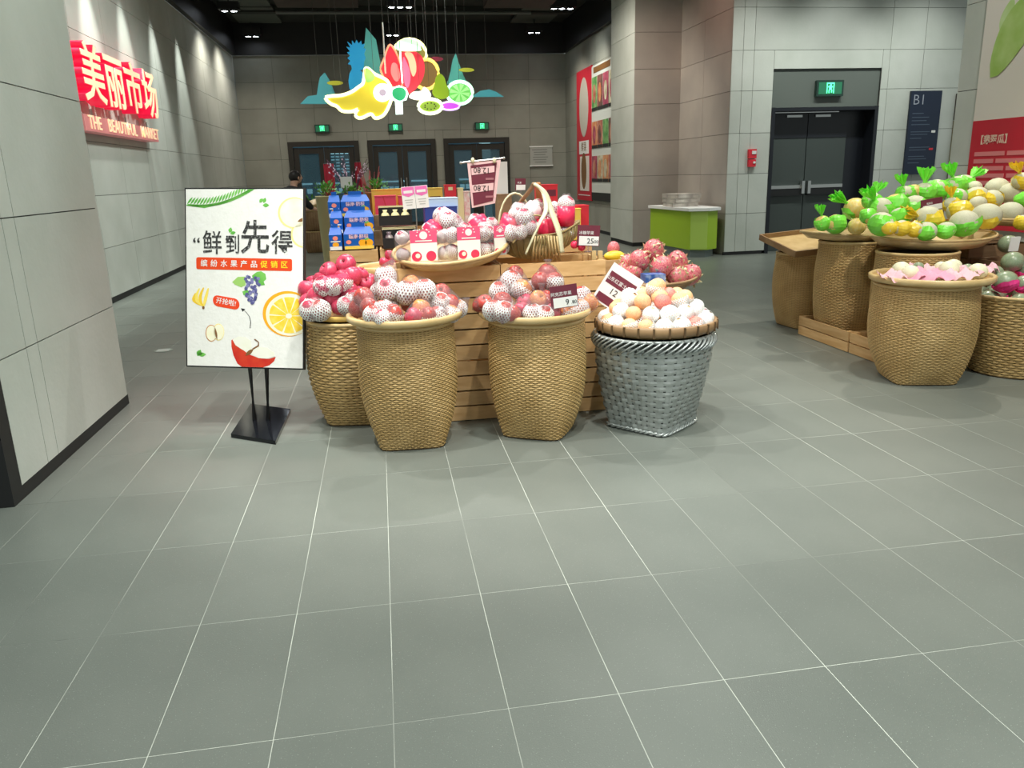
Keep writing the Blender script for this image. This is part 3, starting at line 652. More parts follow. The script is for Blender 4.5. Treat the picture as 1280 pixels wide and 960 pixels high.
def tray(label, loc, r=.31, depth=.045, rot=None, mats=None, rimr=.012, group=None, el=1.0):
    """shallow round bamboo tray, bottom at loc"""
    mr, mi = mats or (M_BAMR, M_BAMS)
    t = thing('bamboo_tray', label, 'tray', loc, 0, group, rot)
    d = MB().lathe([(0, .004), (r * .55, .004), (r * .86, .010), (r * .97, depth * .8), (r * .985, depth), (r * 1.0, depth * .8), (r * .90, .0), (0, -.0)], 40).ob('dish', mi, t, True)
    MB().lathe([(r * .955, depth * .35), (r * 1.0, depth * .25), (r * 1.03, depth * .5), (r * 1.035, depth * 1.1), (r * 1.0, depth * 1.25), (r * .965, depth * 1.1)], 44, close=True).ob('rim_hoop', mr, t, True)
    lines = MB()
    for i in range(-7, 8):
        xx = i * r * .115; L = math.sqrt(max(0, (r * .85) ** 2 - xx * xx)) * 2
        lines.box((xx, 0, .011), (.012, L, .003)); lines.box((0, xx, .013), (L, .012, .003))
    lo = lines.ob('bottom_strips', mi, t); lo['kind'] = 'stuff'
    if el != 1.0: t.scale = (1, el, 1)
    return t
# wooden crate built of slats
def crate(label, loc, w_, d_, h_, rows=2, rz=0, group='slatted pine crates of the centre stack', m=None):
    m = m or M_WOOD
    t = thing('wooden_crate', label, 'crate', loc, rz, group); key = ('crate', w_, d_, h_, rows, m.name)
    if key not in KIDS:
        sh = (h_ - .009 * rows) / rows
        KIDS[key] = (MB().box((0, 0, 0), (w_, .012, sh)).mesh(m), MB().box((0, 0, 0), (.012, d_ - .026, sh)).mesh(m), MB().box((0, 0, 0), (.028, .028, h_ - .004)).mesh(m), MB().box((0, 0, 0), (w_ - .03, (d_ - .04) / 3 - .008, .010)).mesh(m), sh)
    fm, sm_, pm, bm, sh = KIDS[key]
    for r in range(rows):
        z = .0045 + sh / 2 + r * (sh + .009)
        for s in (-1, 1):
            put('slat', fm, t, (0, s * (d_ / 2 - .006), z)); put('slat', sm_, t, (s * (w_ / 2 - .006), 0, z))
    for sx in (-1, 1):
        for sy in (-1, 1): put('corner_post', pm, t, (sx * (w_ / 2 - .028), sy * (d_ / 2 - .027), h_ / 2))
    for i in (-1, 0, 1): put('bottom_board', bm, t, (0, i * (d_ - .04) / 3, .012))
    return t
# ---- fruit meshes (unit radius)
def apple_me(m, key):
    if key in KIDS: return KIDS[key]
    pr = [(0, -.74), (.16, -.80), (.40, -.86), (.66, -.74), (.88, -.42), (.99, 0), (.97, .35), (.82, .66), (.58, .84), (.34, .88), (.16, .80), (.05, .64), (0, .60)]
    me = MB().lathe(pr, 16).mesh(m, True); KIDS[key] = me; return me
STEM = MB().tube([(0, 0, .6), (.03, 0, .85), (.10, .02, 1.08)], [.05, .04, .05], 5).mesh(M_STEM)
def ball_me(m, key, n=16, k=11, s=(1, 1, 1)):
    if key not in KIDS: KIDS[key] = MB().ball((0, 0, 0), s, n, k).mesh(m, True)
    return KIDS[key]
def net_me(cover=.62, key='net'):
    """foam sleeve: a lattice of flat foam strands around the lower part of a unit fruit"""
    key = (key, cover)
    if key in KIDS: return KIDS[key]
    mb = MB(); n = 22; rows = 11; th0 = .10; th1 = PI * cover
    def P(i, k, r=1.07):
        th = th0 + (th1 - th0) * i / rows; a = 2 * PI * (k + .5 * (i % 2)) / n
        rr = r * (1 + .02 * math.sin(5 * a + i)); return Vector((rr * math.sin(th) * math.cos(a), rr * math.sin(th) * math.sin(a), -rr * math.cos(th)))
    solid = key[0] == 'peachnet'
    for i in range(rows - 1):
        for k in range(n):
            a = P(i, k); b = P(i + 1, k if i % 2 else k); 
            q = [P(i, k), P(i + 1, k + (0 if i % 2 == 0 else 1)), P(min(i + 2, rows), k), P(i + 1, k - 1 + (0 if i % 2 == 0 else 1))]
            c = sum(q, Vector()) / 4
            inn = [p.lerp(c, .74 if solid else .48) for p in q]; inn = [p * 1.0 for p in inn]
            mb.add([p * 1.0 for p in q] + [p * 1.035 for p in inn], [(j, (j + 1) % 4, 4 + (j + 1) % 4, 4 + j) for j in range(4)])
    KIDS[key] = mb.mesh(M_NET, True); return KIDS[key]
def hull(pts_r, name, m, parent, neck=None, seed=0, inflate=1.10, sub=1, jit=.006):
    bm = bmesh.new(); rr = random.Random(seed)
    for c, r in pts_r:
        for i in range(26):
            th = math.acos(1 - 2 * (i + .5) / 26); a = i * 2.39996
            bm.verts.new(Vector(c) + Vector((math.sin(th) * math.cos(a), math.sin(th) * math.sin(a), math.cos(th))) * r * inflate)
    if neck: 
        for i in range(8): bm.verts.new(Vector(neck) + Vector((math.cos(i * PI / 4), math.sin(i * PI / 4), 0)) * .012)
    res = bmesh.ops.convex_hull(bm, input=bm.verts); 
    bmesh.ops.delete(bm, geom=[v for v in bm.verts if not v.link_faces], context='VERTS')
    for v in bm.verts: v.co += Vector((rr.uniform(-jit, jit), rr.uniform(-jit, jit), rr.uniform(-jit, jit)))
    me = bpy.data.meshes.new(name); bm.to_mesh(me); bm.free(); me.materials.append(m)
    me.polygons.foreach_set('use_smooth', [True] * len(me.polygons)); return put(name, me, parent)
AP = {'r': (M_APPLE, 'apR'), 'k': (M_APPLEP, 'apK'), 'y': (M_APPLEY, 'apY')}
def rrot(seed=None): return (rnd.uniform(-.9, .9), rnd.uniform(-.9, .9), rnd.uniform(0, 6.28))
def fruit_bag(label, group, origin, fr, neck=None, film=M_FILM, name='apple_bag', cat='fruit bag', seed=1):
    """fr: list of (x,y,z,r,kind,net) in world; one bag with fruit, nets and clear film as parts"""
    o = Vector(origin); t = thing(name, label, cat, o, 0, group); pr = []
    for (x, y, z, r, k, nt) in fr:
        c = Vector((x, y, z)) - o; m, key = AP[k]; ro = rrot()
        a = put('apple', apple_me(m, key), t, c, ro, r)
        if not nt: put('stem', STEM, a)
        else:
            rn = (rnd.uniform(-.5, .5), rnd.uniform(-.5, .5), rnd.uniform(0, 6)) if nt < 1 else (rnd.uniform(-.4, .4) + .3, rnd.uniform(-.4, .4), 0)
            put('foam_net', net_me(.62 if nt < 1 else .86), t, c, rn, r)
        pr.append((c, r))
    hull(pr, 'film', film, t, Vector(neck) - o if neck else None, seed)
    if neck:
        n = Vector(neck) - o; tf = MB().lathe([(.010, -.012), (.007, 0), (.011, .012), (.020, .035), (.026, .042)], 9, n).ob('twisted_neck', M_FILM if film is M_FILM else film, t, True)
    return t
def A(px, py, Y, rpx, k='r', nt=0):       # fruit seen at a pixel, depth Y, radius in pixels
    p = at(px, py, Y); d = (p - CAM).dot(FW); return (p.x, p.y, p.z, rpx * d / FPX, k, nt)

# ================================================================== CENTRE ISLAND
# crates: two columns five high at the front
for j in range(5):
    z = .178 * j; h = ('bottom', 'second', 'third', 'fourth', 'top')[j]
    crate(h + ' crate of the left front crate column', (.34, 4.49, z), .575, .38, .177)
    crate(h + ' crate of the right front crate column', (.932, 4.49, z), .598, .38, .177)
for j in range(5):
    h = ('bottom', 'second', 'third', 'fourth', 'top')[j]
    crate(h + ' crate of the narrow column under the blue cartons', (-.205, 5.80, .178 * j), .33, .42, .177)
    crate(h + ' crate of the column under the black pear cartons', (.265, 5.80, .178 * j), .58, .42, .177)
for j in range(4):
    h = ('bottom', 'second', 'third', 'top')[j]
    crate(h + ' crate of the low column under the small apple tray', (.06, 4.94, .199 * j), .46, .40, .198)
    crate(h + ' crate of the hidden column behind the boat basket', (.80, 5.15, .178 * j), .60, .50, .177)
crate('upper crate behind the boat basket carrying the tall price sign', (.80, 5.15, .712), .60, .50, .177)
for j in range(5):
    h = ('bottom', 'second', 'third', 'fourth', 'top')[j]
    crate(h + ' crate of the wide rear column under the red and yellow cartons', (.30 if j < 9 else 0, 6.28, .178 * j), 1.2, .44, .177)
    crate(h + ' crate of the rear right column under the red gift box', (1.22, 5.85, .178 * j), .58, .42, .177)
crate('raised crate under the upper tiers of cartons', (.16, 6.28, .890), 1.1, .40, .10, 1)

# ---- baskets
B0 = woven_basket('woven_basket', 'coarsely woven straw basket of red apples right of the white poster stand', (-.20, 4.53, 0), -.15, .60, .165, .275, .262, stakes=48, rings=36, amp=.0045)
B1 = woven_basket('woven_basket', 'leftmost of the two front straw baskets, round rim over square foot', (.085, 4.04, 0), -.04, .648, .165, .252, .245)
B2 = woven_basket('woven_basket', 'straw basket in front of the crates, right of its twin, turned on its foot', (.775, 4.03, 0), -.50, .628, .160, .256, .25)
B3b = woven_basket('woven_basket', 'brown basket under the dragon fruit, behind the silver basket', (1.66, 4.86, 0), .3, .60, .15, .24, .235, mats=(M_BAMB, M_BAMB, M_BAMI, M_BAMB), rings=36)
T1 = tray('pale round tray of bagged apples on the left front straw basket', (.085, 4.03, .657), .288, .036)
T2 = tray('pale round tray of bagged apples with the 9.80 card', (.765, 4.03, .637), .288, .036)
T0 = tray('yellow rimmed tray in the mouth of the coarse straw basket', (-.20, 4.53, .612), .255, mats=(mat('yellow_rim', (.72, .47, .12), .4), M_BAMS), depth=.03)

# silver basket: wide flat strips, braided rim and foot
def silver_basket():
    t = thing('silver_basket', 'silver painted woven basket with braided rim full of peaches', 'basket', (1.41, 3.99, 0), .70)
    h, hb, rt = .525, .182, .312
    def R(a, tt):
        c, s = abs(math.cos(a)), abs(math.sin(a)); sq = hb / ((c ** 9 + s ** 9) ** (1 / 9)); q = sm(tt / 1.0)
        return sq * (1 + .30 * tt) * (1 - q) + rt * q
    S = 38; bands = 15; wv = MB(); K = S * 2
    for i in range(bands):
        zc = .02 + (h - .07) * (i + .5) / bands; hh = (h - .07) / bands * (.39 if i % 3 else .46) ; vs = []; fs = []
        for k in range(K):
            a = 2 * PI * k / K; ph = (k // 2 + i) % 2; off = (.0 if k % 2 else (.0060 if ph else -.0050)) + .003
            for dz, e in ((-hh, -.0015), (0, .001), (hh, -.0015)):
                r = R(a, min(1, max(0, (zc + dz) / h))) + off + e; vs.append((r * math.cos(a), r * math.sin(a), zc + dz))
        for k in range(K):
            n = (k + 1) % K
            for j in range(2): fs.append((k * 3 + j, n * 3 + j, n * 3 + j + 1, k * 3 + j + 1))
        wv.add(vs, fs)
    o = wv.ob('horizontal_weave', M_SILV, t, False); o['kind'] = 'stuff'
    st = MB()
    for k in range(S):
        a = 2 * PI * k / S; da = .36 * 2 * PI / S; vs = []
        for i in range(13):
            tt = i / 12 * .93
            for e, oo in ((-da, .001), (0, .0035), (da, .001)):
                r = R(a + e, tt) + oo; vs.append((r * math.cos(a + e), r * math.sin(a + e), h * tt))
        st.add(vs, [(i * 3 + j, i * 3 + j + 1, i * 3 + j + 4, i * 3 + j + 3) for i in range(12) for j in (0, 1)])
    o = st.ob('upright_strips', M_SILV, t, True); o['kind'] = 'stuff'
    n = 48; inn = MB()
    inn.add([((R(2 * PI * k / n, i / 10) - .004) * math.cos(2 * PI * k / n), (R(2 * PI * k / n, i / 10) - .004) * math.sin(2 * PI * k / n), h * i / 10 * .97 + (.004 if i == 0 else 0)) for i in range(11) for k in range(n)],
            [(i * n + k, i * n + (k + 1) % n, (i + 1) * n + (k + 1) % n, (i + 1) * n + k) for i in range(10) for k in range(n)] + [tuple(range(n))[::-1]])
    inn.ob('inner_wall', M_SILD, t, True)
    br = MB(); NW = 52
    for k in range(NW):
        path = []
        for q in range(7):
            u = q / 6; a = 2 * PI * (k + u * 2.6) / NW; ph = PI * u
            r = R(a, .95) + .004 + .016 * math.sin(ph); path.append((r * math.cos(a), r * math.sin(a), h - .062 + .066 * u))
        br.tube(path, .0085, 5, flat=.6)
    o = br.ob('braided_rim', M_SILV, t, True); o['kind'] = 'stuff'
    MB().tube([(R(2 * PI * k / 40, 1) * math.cos(2 * PI * k / 40), R(2 * PI * k / 40, 1) * math.sin(2 * PI * k / 40), h) for k in range(40)], .010, 6, True).ob('rim_hoop', M_SILV, t, True)
    fb = MB()
    for s_ in range(2):
        P = []
        for k in range(160):
            a = 2 * PI * k / 160; ph = k * 2 * PI * 22 / 160 + s_ * PI
            r = R(a, .0) + .008 + .006 * math.cos(ph); P.append((r * math.cos(a), r * math.sin(a), .014 + .006 * math.sin(ph)))
        fb.tube(P, .0065, 5, True)
    o = fb.ob('braided_foot', M_SILV, t, True); o['kind'] = 'stuff'
silver_basket()
T3 = tray('brown rimmed tray heaped with peaches on the silver basket', (1.42, 3.985, .537), .315, .052, mats=(M_BAMB, M_BAMS), rimr=.016)
tw = MB()
for k in range(26):
    a = 2 * PI * k / 26; tw.box((.325 * math.cos(a), .325 * math.sin(a), .038), (.008, .010, .050), rz=a)
tw.ob('rim_bindings', M_BAMI, T3)['kind'] = 'stuff'

# ---- peaches on the silver basket (each one a thing)
def peach(c, r, kind, net, lb):
    t = thing('peach', lb, 'peach', c, rnd.uniform(0, 6), 'peaches heaped on the silver basket')
    m = M_PEACHR if kind == 'r' else M_PEACH
    key = 'peach' + kind
    if key not in KIDS:
        mb = MB(); n = 18; mm = 12; 
        mb.ball((0, 0, 0), 1, n, mm)
        mb.v = [(x * (1 - .07 * math.exp(-(math.atan2(y, x) / .25) ** 2) * (1 - z * z)), y * .98, z * (.93) - .10 * math.exp(-((x * x + y * y) / .05)) * (1 if z > 0 else 0)) for x, y, z in mb.v]
        KIDS[key] = mb.mesh(m, True)
    f = put('flesh', KIDS[key], t, (0, 0, 0), (rnd.uniform(-.6, .6), rnd.uniform(-.6, .6), 0), r)
    if net == 1: put('foam_net', net_me(.62), t, (0, 0, 0), (rnd.uniform(-.6, .6), rnd.uniform(-.6, .6), 0), r)
    if net == 2: put('foam_net', net_me(.95, 'peachnet'), t, (0, 0, 0), (rnd.uniform(.2, .9), rnd.uniform(-.5, .5), 0), r)
cx, cy, cz = 1.42, 3.985, .552; pr_ = .0435
layers = [(.262, 0, 18), (.180, 0, 12), (0, 0, 0), (0, 0, 0), (.212, .056, 14), (.125, .066, 8), (.045, .066, 3), (.150, .112, 9), (.068, .125, 4), (.035, .168, 2)]
n_ = 0
for li, (rad, dz, n) in enumerate(layers):
    if li in (2, 3): continue
    for k in range(n):
        a = 2 * PI * (k + .37 * li) / n; x, y = cx + rad * math.cos(a), cy + rad * math.sin(a)
        front = y < cy - .02; 
        net = (2 if rnd.random() < .8 else 1) if dz < .03 else 2 if ( (front and dz < .08 and rnd.random() < .55)) else (2 if rnd.random() < .12 else rnd.choice([0, 0, 1]))
        kind = 'r' if rnd.random() < .22 else 'p'
        zone = 'in the bottom ring' if dz < .03 else ('in the middle layer' if dz < .1 else 'at the top')
        nl = {0: 'bare ' + ('red' if kind == 'r' else 'orange'), 1: ('red' if kind == 'r' else 'orange') + ' half-netted', 2: 'white foam-netted'}[net]
        dirs = ('right', 'back right', 'back', 'back left', 'left', 'front left', 'front', 'front right')[int(((a % (2 * PI)) + PI / 8) // (PI / 4)) % 8]; zone = zone.replace('in the ', '').replace('at the ', '') + ', ' + dirs + ' of'
        peach((x, y, cz + pr_ + dz), pr_ * rnd.uniform(.93, 1.08), kind, net, '%s peach, %s the heap on the silver basket' % (nl, zone))

# ---- bags on the left tray (T1), world positions from pixel and depth
def bagpx(label, group, lst, neck=None, film=M_FILM, seed=1, **k):
    fr = [A(*q) for q in lst]; x = sum(f[0] for f in fr) / len(fr); y = sum(f[1] for f in fr) / len(fr); z = min(f[2] - f[3] for f in fr)
    return fruit_bag(label, group, (x, y, z), fr, tuple(at(*neck)) if neck else None, film, seed=seed, **k)
G1 = 'bagged apples on the left tray'
bagpx('knotted white foam-netted apple bag standing tall on the left tray', G1, [(482, 346, 4.06, 13, 'r', 1), (484, 362, 3.98, 14, 'k', 1), (476, 366, 4.08, 13, 'r', 1), (490, 372, 4.05, 12, 'r', 1)], (490, 325, 4.06), seed=2)
bagpx('shiny red apple bag at the left edge of the left tray', G1, [(455, 372, 3.96, 13, 'r', 0), (461, 384, 3.88, 12, 'r', 0), (447, 386, 3.98, 12, 'r', 0)], (444, 376, 4.0), seed=3)
bagpx('low foam-netted apple bag at the front left of the left tray', G1, [(467, 394, 3.84, 12.5, 'r', 1), (479, 388, 3.86, 13, 'r', 1), (491, 393, 3.83, 13, 'r', .5), (478, 398, 3.80, 11, 'k', 1)], (500, 400, 3.82), seed=4)
bagpx('twin foam-netted apple bag at the back of the left tray', G1, [(509, 366, 3.98, 14.5, 'r', 1), (531, 363, 3.98, 13.5, 'r', 1), (514, 356, 4.10, 12, 'y', 0), (512, 380, 4.02, 12, 'r', 0)], seed=5)
bagpx('bag of red and yellow apples at the front middle of the left tray', G1, [(517, 396, 3.82, 11.5, 'k', 0), (526, 386, 3.90, 12, 'y', 0), (535, 395, 3.83, 11.5, 'r', .5), (546, 395, 3.88, 12, 'r', 1)], (556, 396, 3.86), seed=6)
bagpx('netted apple bag lying at the right end of the left tray', G1, [(552, 366, 4.06, 11.5, 'r', 0), (550, 378, 3.98, 12, 'r', 1), (562, 380, 4.00, 12, 'r', .5), (573, 386, 4.02, 11, 'y', 1), (564, 392, 3.95, 11, 'y', 1)], (583, 382, 4.02), seed=7)
# ---- bags on T2
G2 = 'bagged apples on the tray with the 9.80 card'
bagpx('white netted apple bag at the upper left of the 9.80 tray', G2, [(639, 352, 4.05, 13, 'r', 1), (625, 365, 4.04, 13, 'r', 1), (652, 362, 4.00, 13, 'y', .5), (644, 342, 4.14, 10, 'r', 0)], seed=8)
bagpx('rounded apple bag at the peak of the 9.80 tray', G2, [(676, 352, 4.06, 12, 'r', 0), (684, 342, 4.12, 12, 'r', 0), (692, 352, 4.05, 12, 'r', .5), (667, 362, 4.1, 11, 'r', 1), (697, 366, 4.08, 11, 'r', 1)], (685, 334, 4.12), seed=9)
bagpx('crumpled foam-netted apple bag at the front left of the 9.80 tray', G2, [(617, 388, 3.88, 13, 'r', 1), (630, 390, 3.82, 13, 'r', 1), (641, 393, 3.81, 11, 'r', 0), (628, 377, 3.92, 12, 'r', .5)], (628, 402, 3.78), seed=10)
bagpx('pair of bare red apples bagged at the left edge of the 9.80 tray', G2, [(606, 379, 3.97, 10.5, 'r', 0), (600, 382, 4.04, 9.5, 'r', 0)], seed=11)
bagpx('clear pointed bag of apples over white foam in front of the 9.80 card', G2, [(672, 374, 3.92, 11, 'y', 0), (682, 374, 3.95, 11, 'r', 0), (666, 392, 3.82, 12, 'r', 1), (680, 394, 3.80, 12, 'r', 1), (690, 391, 3.85, 12, 'k', 0)], (677, 364, 3.93), seed=12)
bagpx('dark red apple bag between the netted bags of the 9.80 tray', G2, [(652, 388, 3.90, 11, 'k', 0), (657, 378, 3.95, 11, 'k', 0)], seed=13)
bagpx('pale netted apple bag at the right end of the 9.80 tray', G2, [(726, 370, 4.04, 12, 'r', 1), (737, 378, 4.00, 11, 'y', 0), (724, 386, 3.95, 12, 'y', 1), (710, 392, 3.88, 12, 'y', .5)], seed=14)
# ---- red apples pile on B0
G0 = 'red apples heaped on the coarse straw basket'
pile = [(433, 331, 4.50, 13), (412, 340, 4.50, 12.5), (440, 346, 4.46, 13), (429, 349, 4.44, 12), (450, 345, 4.52, 11), (391, 357, 4.50, 12), (384, 362, 4.46, 12),
        (395, 371, 4.36, 12.5), (437, 366, 4.38, 13), (414, 373, 4.36, 12), (456, 356, 4.5, 11), (447, 370, 4.40, 12), (402, 352, 4.48, 12), (386, 378, 4.42, 12), (424, 384, 4.32, 10.5), (420, 360, 4.42, 12), (462, 352, 4.58, 10), (380, 372, 4.5, 12)]
APL = ('topmost glossy red apple of the heap', 'red apple left below the topmost one', 'red apple right below the topmost one', 'red apple directly under the topmost one', 'red apple at the upper right of the heap',
       'red apple at the upper left of the heap', 'leftmost red apple beside the poster board', 'lower left red apple above the netted bag', 'red apple in the lower middle of the heap', 'red apple under the pink netted bag', 'red apple at the right side of the heap',
       'red apple next to the right netted bag', 'red apple above the pink netted bag', 'red apple behind the left netted bag', 'lowest red apple at the tray rim', 'red apple hidden under the pink netted bag', 'rear right red apple of the heap', 'rear left red apple of the heap')
for i, (px, py, Y, r) in enumerate(pile):
    f = A(px, py, Y, r); t = thing('apple', APL[i] + ' on the coarse straw basket', 'apple', f[:3], 0, G0)
    a = put('skin', apple_me(M_APPLEP, 'apK'), t, (0, 0, 0), rrot(), f[3]); put('stem', STEM, a)
bagpx('pink apple bag in white foam on the heap of red apples', G0, [(404, 358, 4.34, 12, 'k', 1), (416, 357, 4.33, 12, 'k', .5), (428, 353, 4.36, 12, 'k', .5)], film=M_FILMP, seed=21)
bagpx('white foam-netted apple bag at the left front of the red heap', G0, [(388, 388, 4.30, 13, 'k', 1), (400, 388, 4.28, 13, 'r', 1), (393, 380, 4.34, 12, 'k', .5)], seed=22)
bagpx('foam-netted apple bag at the right front of the red heap', G0, [(432, 382, 4.30, 11, 'k', 1), (443, 376, 4.32, 12, 'k', 1), (438, 388, 4.32, 10, 'r', 1)], seed=23)
# ---- small tray with apples left of the left crate column
tray('small shallow tray of pink apples behind the knotted bag', tuple(at(489, 343, 4.92) + Vector((0, 0, .0))), .20, .05)
for i, (px, py) in enumerate([(480, 328), (490, 325), (500, 326), (496, 318), (487, 319), (506, 318), (512, 324)]):
    f = A(px, py, 4.90 + .02 * (i % 3), 6.5); t = thing('apple', 'small pink apple on the small shallow tray', 'apple', f[:3], 0, 'apples on the small shallow tray')
    put('skin', apple_me(M_APPLEP, 'apK'), t, (0, 0, 0), rrot(), f[3])
# ---- price cards
def price_card(label, o, u, v, w_, h_, name_txt, price, small, stand=.0, bent=0, hfrac=.52):
    t = thing('price_card', label, 'price card', o); M = frame((0, 0, 0), u, v)
    MB().box((0, 0, 0), (w_, h_, .004), M=M).ob('card', M_MARO, t)
    hw = h_ * (1 - hfrac) * .92
    MB().box((w_ * .03, -h_ / 2 + hw / 2 + h_ * .03, .0028), (w_ * .88, hw, .001), M=M).ob('white_field', M_WHITE, t)
    text(name_txt, h_ * .19, M_WHITE, t, M @ Matrix.Translation((-w_ * .10, h_ * .12, .003)), 'name_lettering', .0003)
    text(price, h_ * .36, M_INK, t, M @ Matrix.Translation((w_ * .10, -h_ * .27, .0042)), 'price_figures', .0003)
    text(small, h_ * .22, M_INK, t, M @ Matrix.Translation((w_ * .34, -h_ * .29, .0042)), 'small_figures', .0003)
    if stand:
        MB().tube([(0, .004, -h_ / 2), (0, .006, -h_ / 2 - stand)], .006, 8).lathe([(.025, 0), (.02, .008), (0, .008)], 14, (0, .006, -h_ / 2 - stand)).ob('clear_stand', M_FILM, t, True)
    return t
def from_px(a, b, c, Y):   # top-left, top-right, bottom-left pixels on plane depth Y
    p, q, r = at(*a, Y), at(*b, Y), at(*c, Y); return p, q, r
p, q, r = from_px((683, 360), (717, 355), (693, 386), 3.80)
price_card('maroon price card reading 9.80 on the apple tray', tuple(p + (q - p) / 2 + (r - p) / 2), q - p, p - r, (q - p).length, (p - r).length, '阿克苏苹果', '9', '.80', .05)
p, q, r = from_px((721, 281), (749, 282), (722, 307), 4.36)
price_card('maroon price card reading 25.00 on the right crate', tuple(p + (q - p) / 2 + (r - p) / 2), q - p, p - r, (q - p).length, (p - r).length, '冰糖苹果', '25', '.00', .035)
# tall curved sheet with 12 beside the peaches
t = thing('price_card', 'slanted white-edged maroon price sheet reading 12 stuck in the peaches', 'price card', tuple(at(772, 362, 4.16)))
p, q, r = at(762, 327, 4.2), at(797, 350, 4.12), at(754, 372, 4.2); o = Vector(t.location)
M = frame((0, 0, 0), q - p, p - r); W_, H_ = (q - p).length * 1.05, (p - r).length * 1.15
MB().box((0, 0, 0), (W_, H_, .004), M=M).ob('sheet', M_WHITE, t)
MB().box((-.0, H_ * .16, .003), (W_ * .86, H_ * .30, .001), M=M).ob('maroon_band', M_MARO, t)
MB().box((-.0, -H_ * .36, .003), (W_ * .86, H_ * .2, .001), M=M).ob('maroon_foot', M_MARO, t)
text('山东红富士苹果', H_ * .115, M_WHITE, t, M @ Matrix.Translation((0, H_ * .14, .004)), 'name_lettering', .0003)
text('12', H_ * .22, M_INK, t, M @ Matrix.Translation((-.01, -H_ * .12, .0035)), 'price_figures', .0003)
# ---- dragon fruit tray
def boat_tray(label, loc, rx, ry, dep, rz=0, rot=None, m=None, name='bamboo_tray'):
    t = thing(name, label, 'tray', loc, rz, None, rot); n = 36
    def ring(f, z): return [(rx * f * math.cos(2 * PI * k / n), ry * f * math.sin(2 * PI * k / n), z + dep * .35 * abs(math.cos(2 * PI * k / n)) ** 3 * f) for k in range(n)]
    vs = ring(.5, 0) + ring(.8, .01) + ring(1, dep) + ring(1.03, dep) + ring(.84, -.0) + ring(.5, -.008); L = 6
    fs = [(i * n + k, i * n + (k + 1) % n, (i + 1) * n + (k + 1) % n, (i + 1) * n + k) for i in range(L - 1) for k in range(n)] + [tuple(range(n)), tuple(5 * n + k for k in range(n))[::-1]]
    MB().add(vs, fs).ob('dish', m or M_BAMG, t, True); MB().tube(ring(1.015, dep), .010, 6, True).ob('rim', M_BAMR if not m else m, t, True)
    return t
boat_tray('oval tray of dragon fruit behind the peaches', (1.66, 4.86, .625), .33, .25, .055, .05, m=M_BAMB)
def dragon(c, r, lb):
    t = thing('dragon_fruit', lb, 'dragon fruit', c, rnd.uniform(0, 6), 'dragon fruit on the oval tray')
    put('skin', ball_me(M_DRAG, 'dragon', 16, 11, (1, 1, 1.18)), t, (0, 0, 0), (rnd.uniform(-1, 1), rnd.uniform(-1, 1), 0), r)
    if 'dscale' not in KIDS:
        mb = MB()
        for i in range(34):
            th = math.acos(1 - 2 * (i + .5) / 34); a = i * 2.39996; nn = Vector((math.sin(th) * math.cos(a), math.sin(th) * math.sin(a), math.cos(th) * 1.18))
            up = Vector((0, 0, 1)); s_ = nn.cross(up); s_ = s_.normalized() if s_.length > .1 else Vector((1, 0, 0)); tt = s_.cross(nn).normalized()
            b = nn * .98; mb.add([b - s_ * .17, b + s_ * .17, b + nn * .12 + tt * .14, b + nn * .22 + tt * .38], [(0, 1, 2), (0, 2, 3), (2, 1, 3), (1, 0, 3)])
        KIDS['dscale'] = mb.mesh(M_DRAGS)
    put('leafy_scales', KIDS['dscale'], t, (0, 0, 0), (rnd.uniform(-1, 1), rnd.uniform(-1, 1), 0), r)['kind'] = 'stuff'
for px, py, Y, r, lb in [(817, 313, 4.86, 13, 'topmost dragon fruit of the heap on the oval tray'), (799, 326, 4.84, 13, 'dragon fruit left of the topmost one'), (826, 334, 4.80, 14, 'deep pink dragon fruit in the middle front of the oval tray'),
                         (847, 328, 4.92, 13, 'dragon fruit at the right back of the oval tray'), (786, 328, 4.95, 10, 'small dragon fruit at the left back of the oval tray'), (862, 344, 4.82, 13, 'plastic-shiny dragon fruit at the right end of the oval tray'),
                         (846, 346, 4.78, 12, 'dragon fruit next to the right end of the oval tray'), (792, 341, 4.84, 11, 'greenish dragon fruit above the price sheet'), (779, 339, 4.92, 10, 'dragon fruit nearest the mangoes')]:
    f = A(px, py, Y, r); dragon(f[:3], f[3], lb)
t = tag(MB().box((0, 0, .02), (.13, .10, .05)).ob('fruit_carton', mat('blue_printed', (.03, .10, .35), .4, col2=(.5, .6, .8), nscale=20, mix=.62), None, loc=tuple(at(816, 351, 4.70))), 'small blue printed carton among the dragon fruit', 'carton')
for px, py, lb, rz in ((768, 320, 'yellow mango lying behind the 12 price sheet', .1), (776, 329, 'lower yellow mango beside the dragon fruit', .5)):
    f = A(px, py, 5.24, 9); t = thing('mango', lb, 'mango', f[:3], rz)
    put('skin', ball_me(M_MANGO, 'mango', 16, 11, (1.55, .85, .72)), t, (0, 0, 0), None, f[3]); MB().tube([(-1.5 * f[3], 0, 0), (-1.75 * f[3], 0, .004)], .003, 5).ob('stem', M_STEM, t)
crate('bottom crate right of the boat basket under the mangoes', (1.52, 5.31, 0), .28, .34, .395, 4)
crate('upper crate right of the boat basket under the mangoes', (1.52, 5.31, .396), .28, .34, .395, 4)
f = A(767, 311, 5.36, 8); tag(put('dragon_fruit', ball_me(M_DRAG, 'dragon'), None, f[:3], None, f[3]), 'pink fruit behind the upper mango', 'dragon fruit')
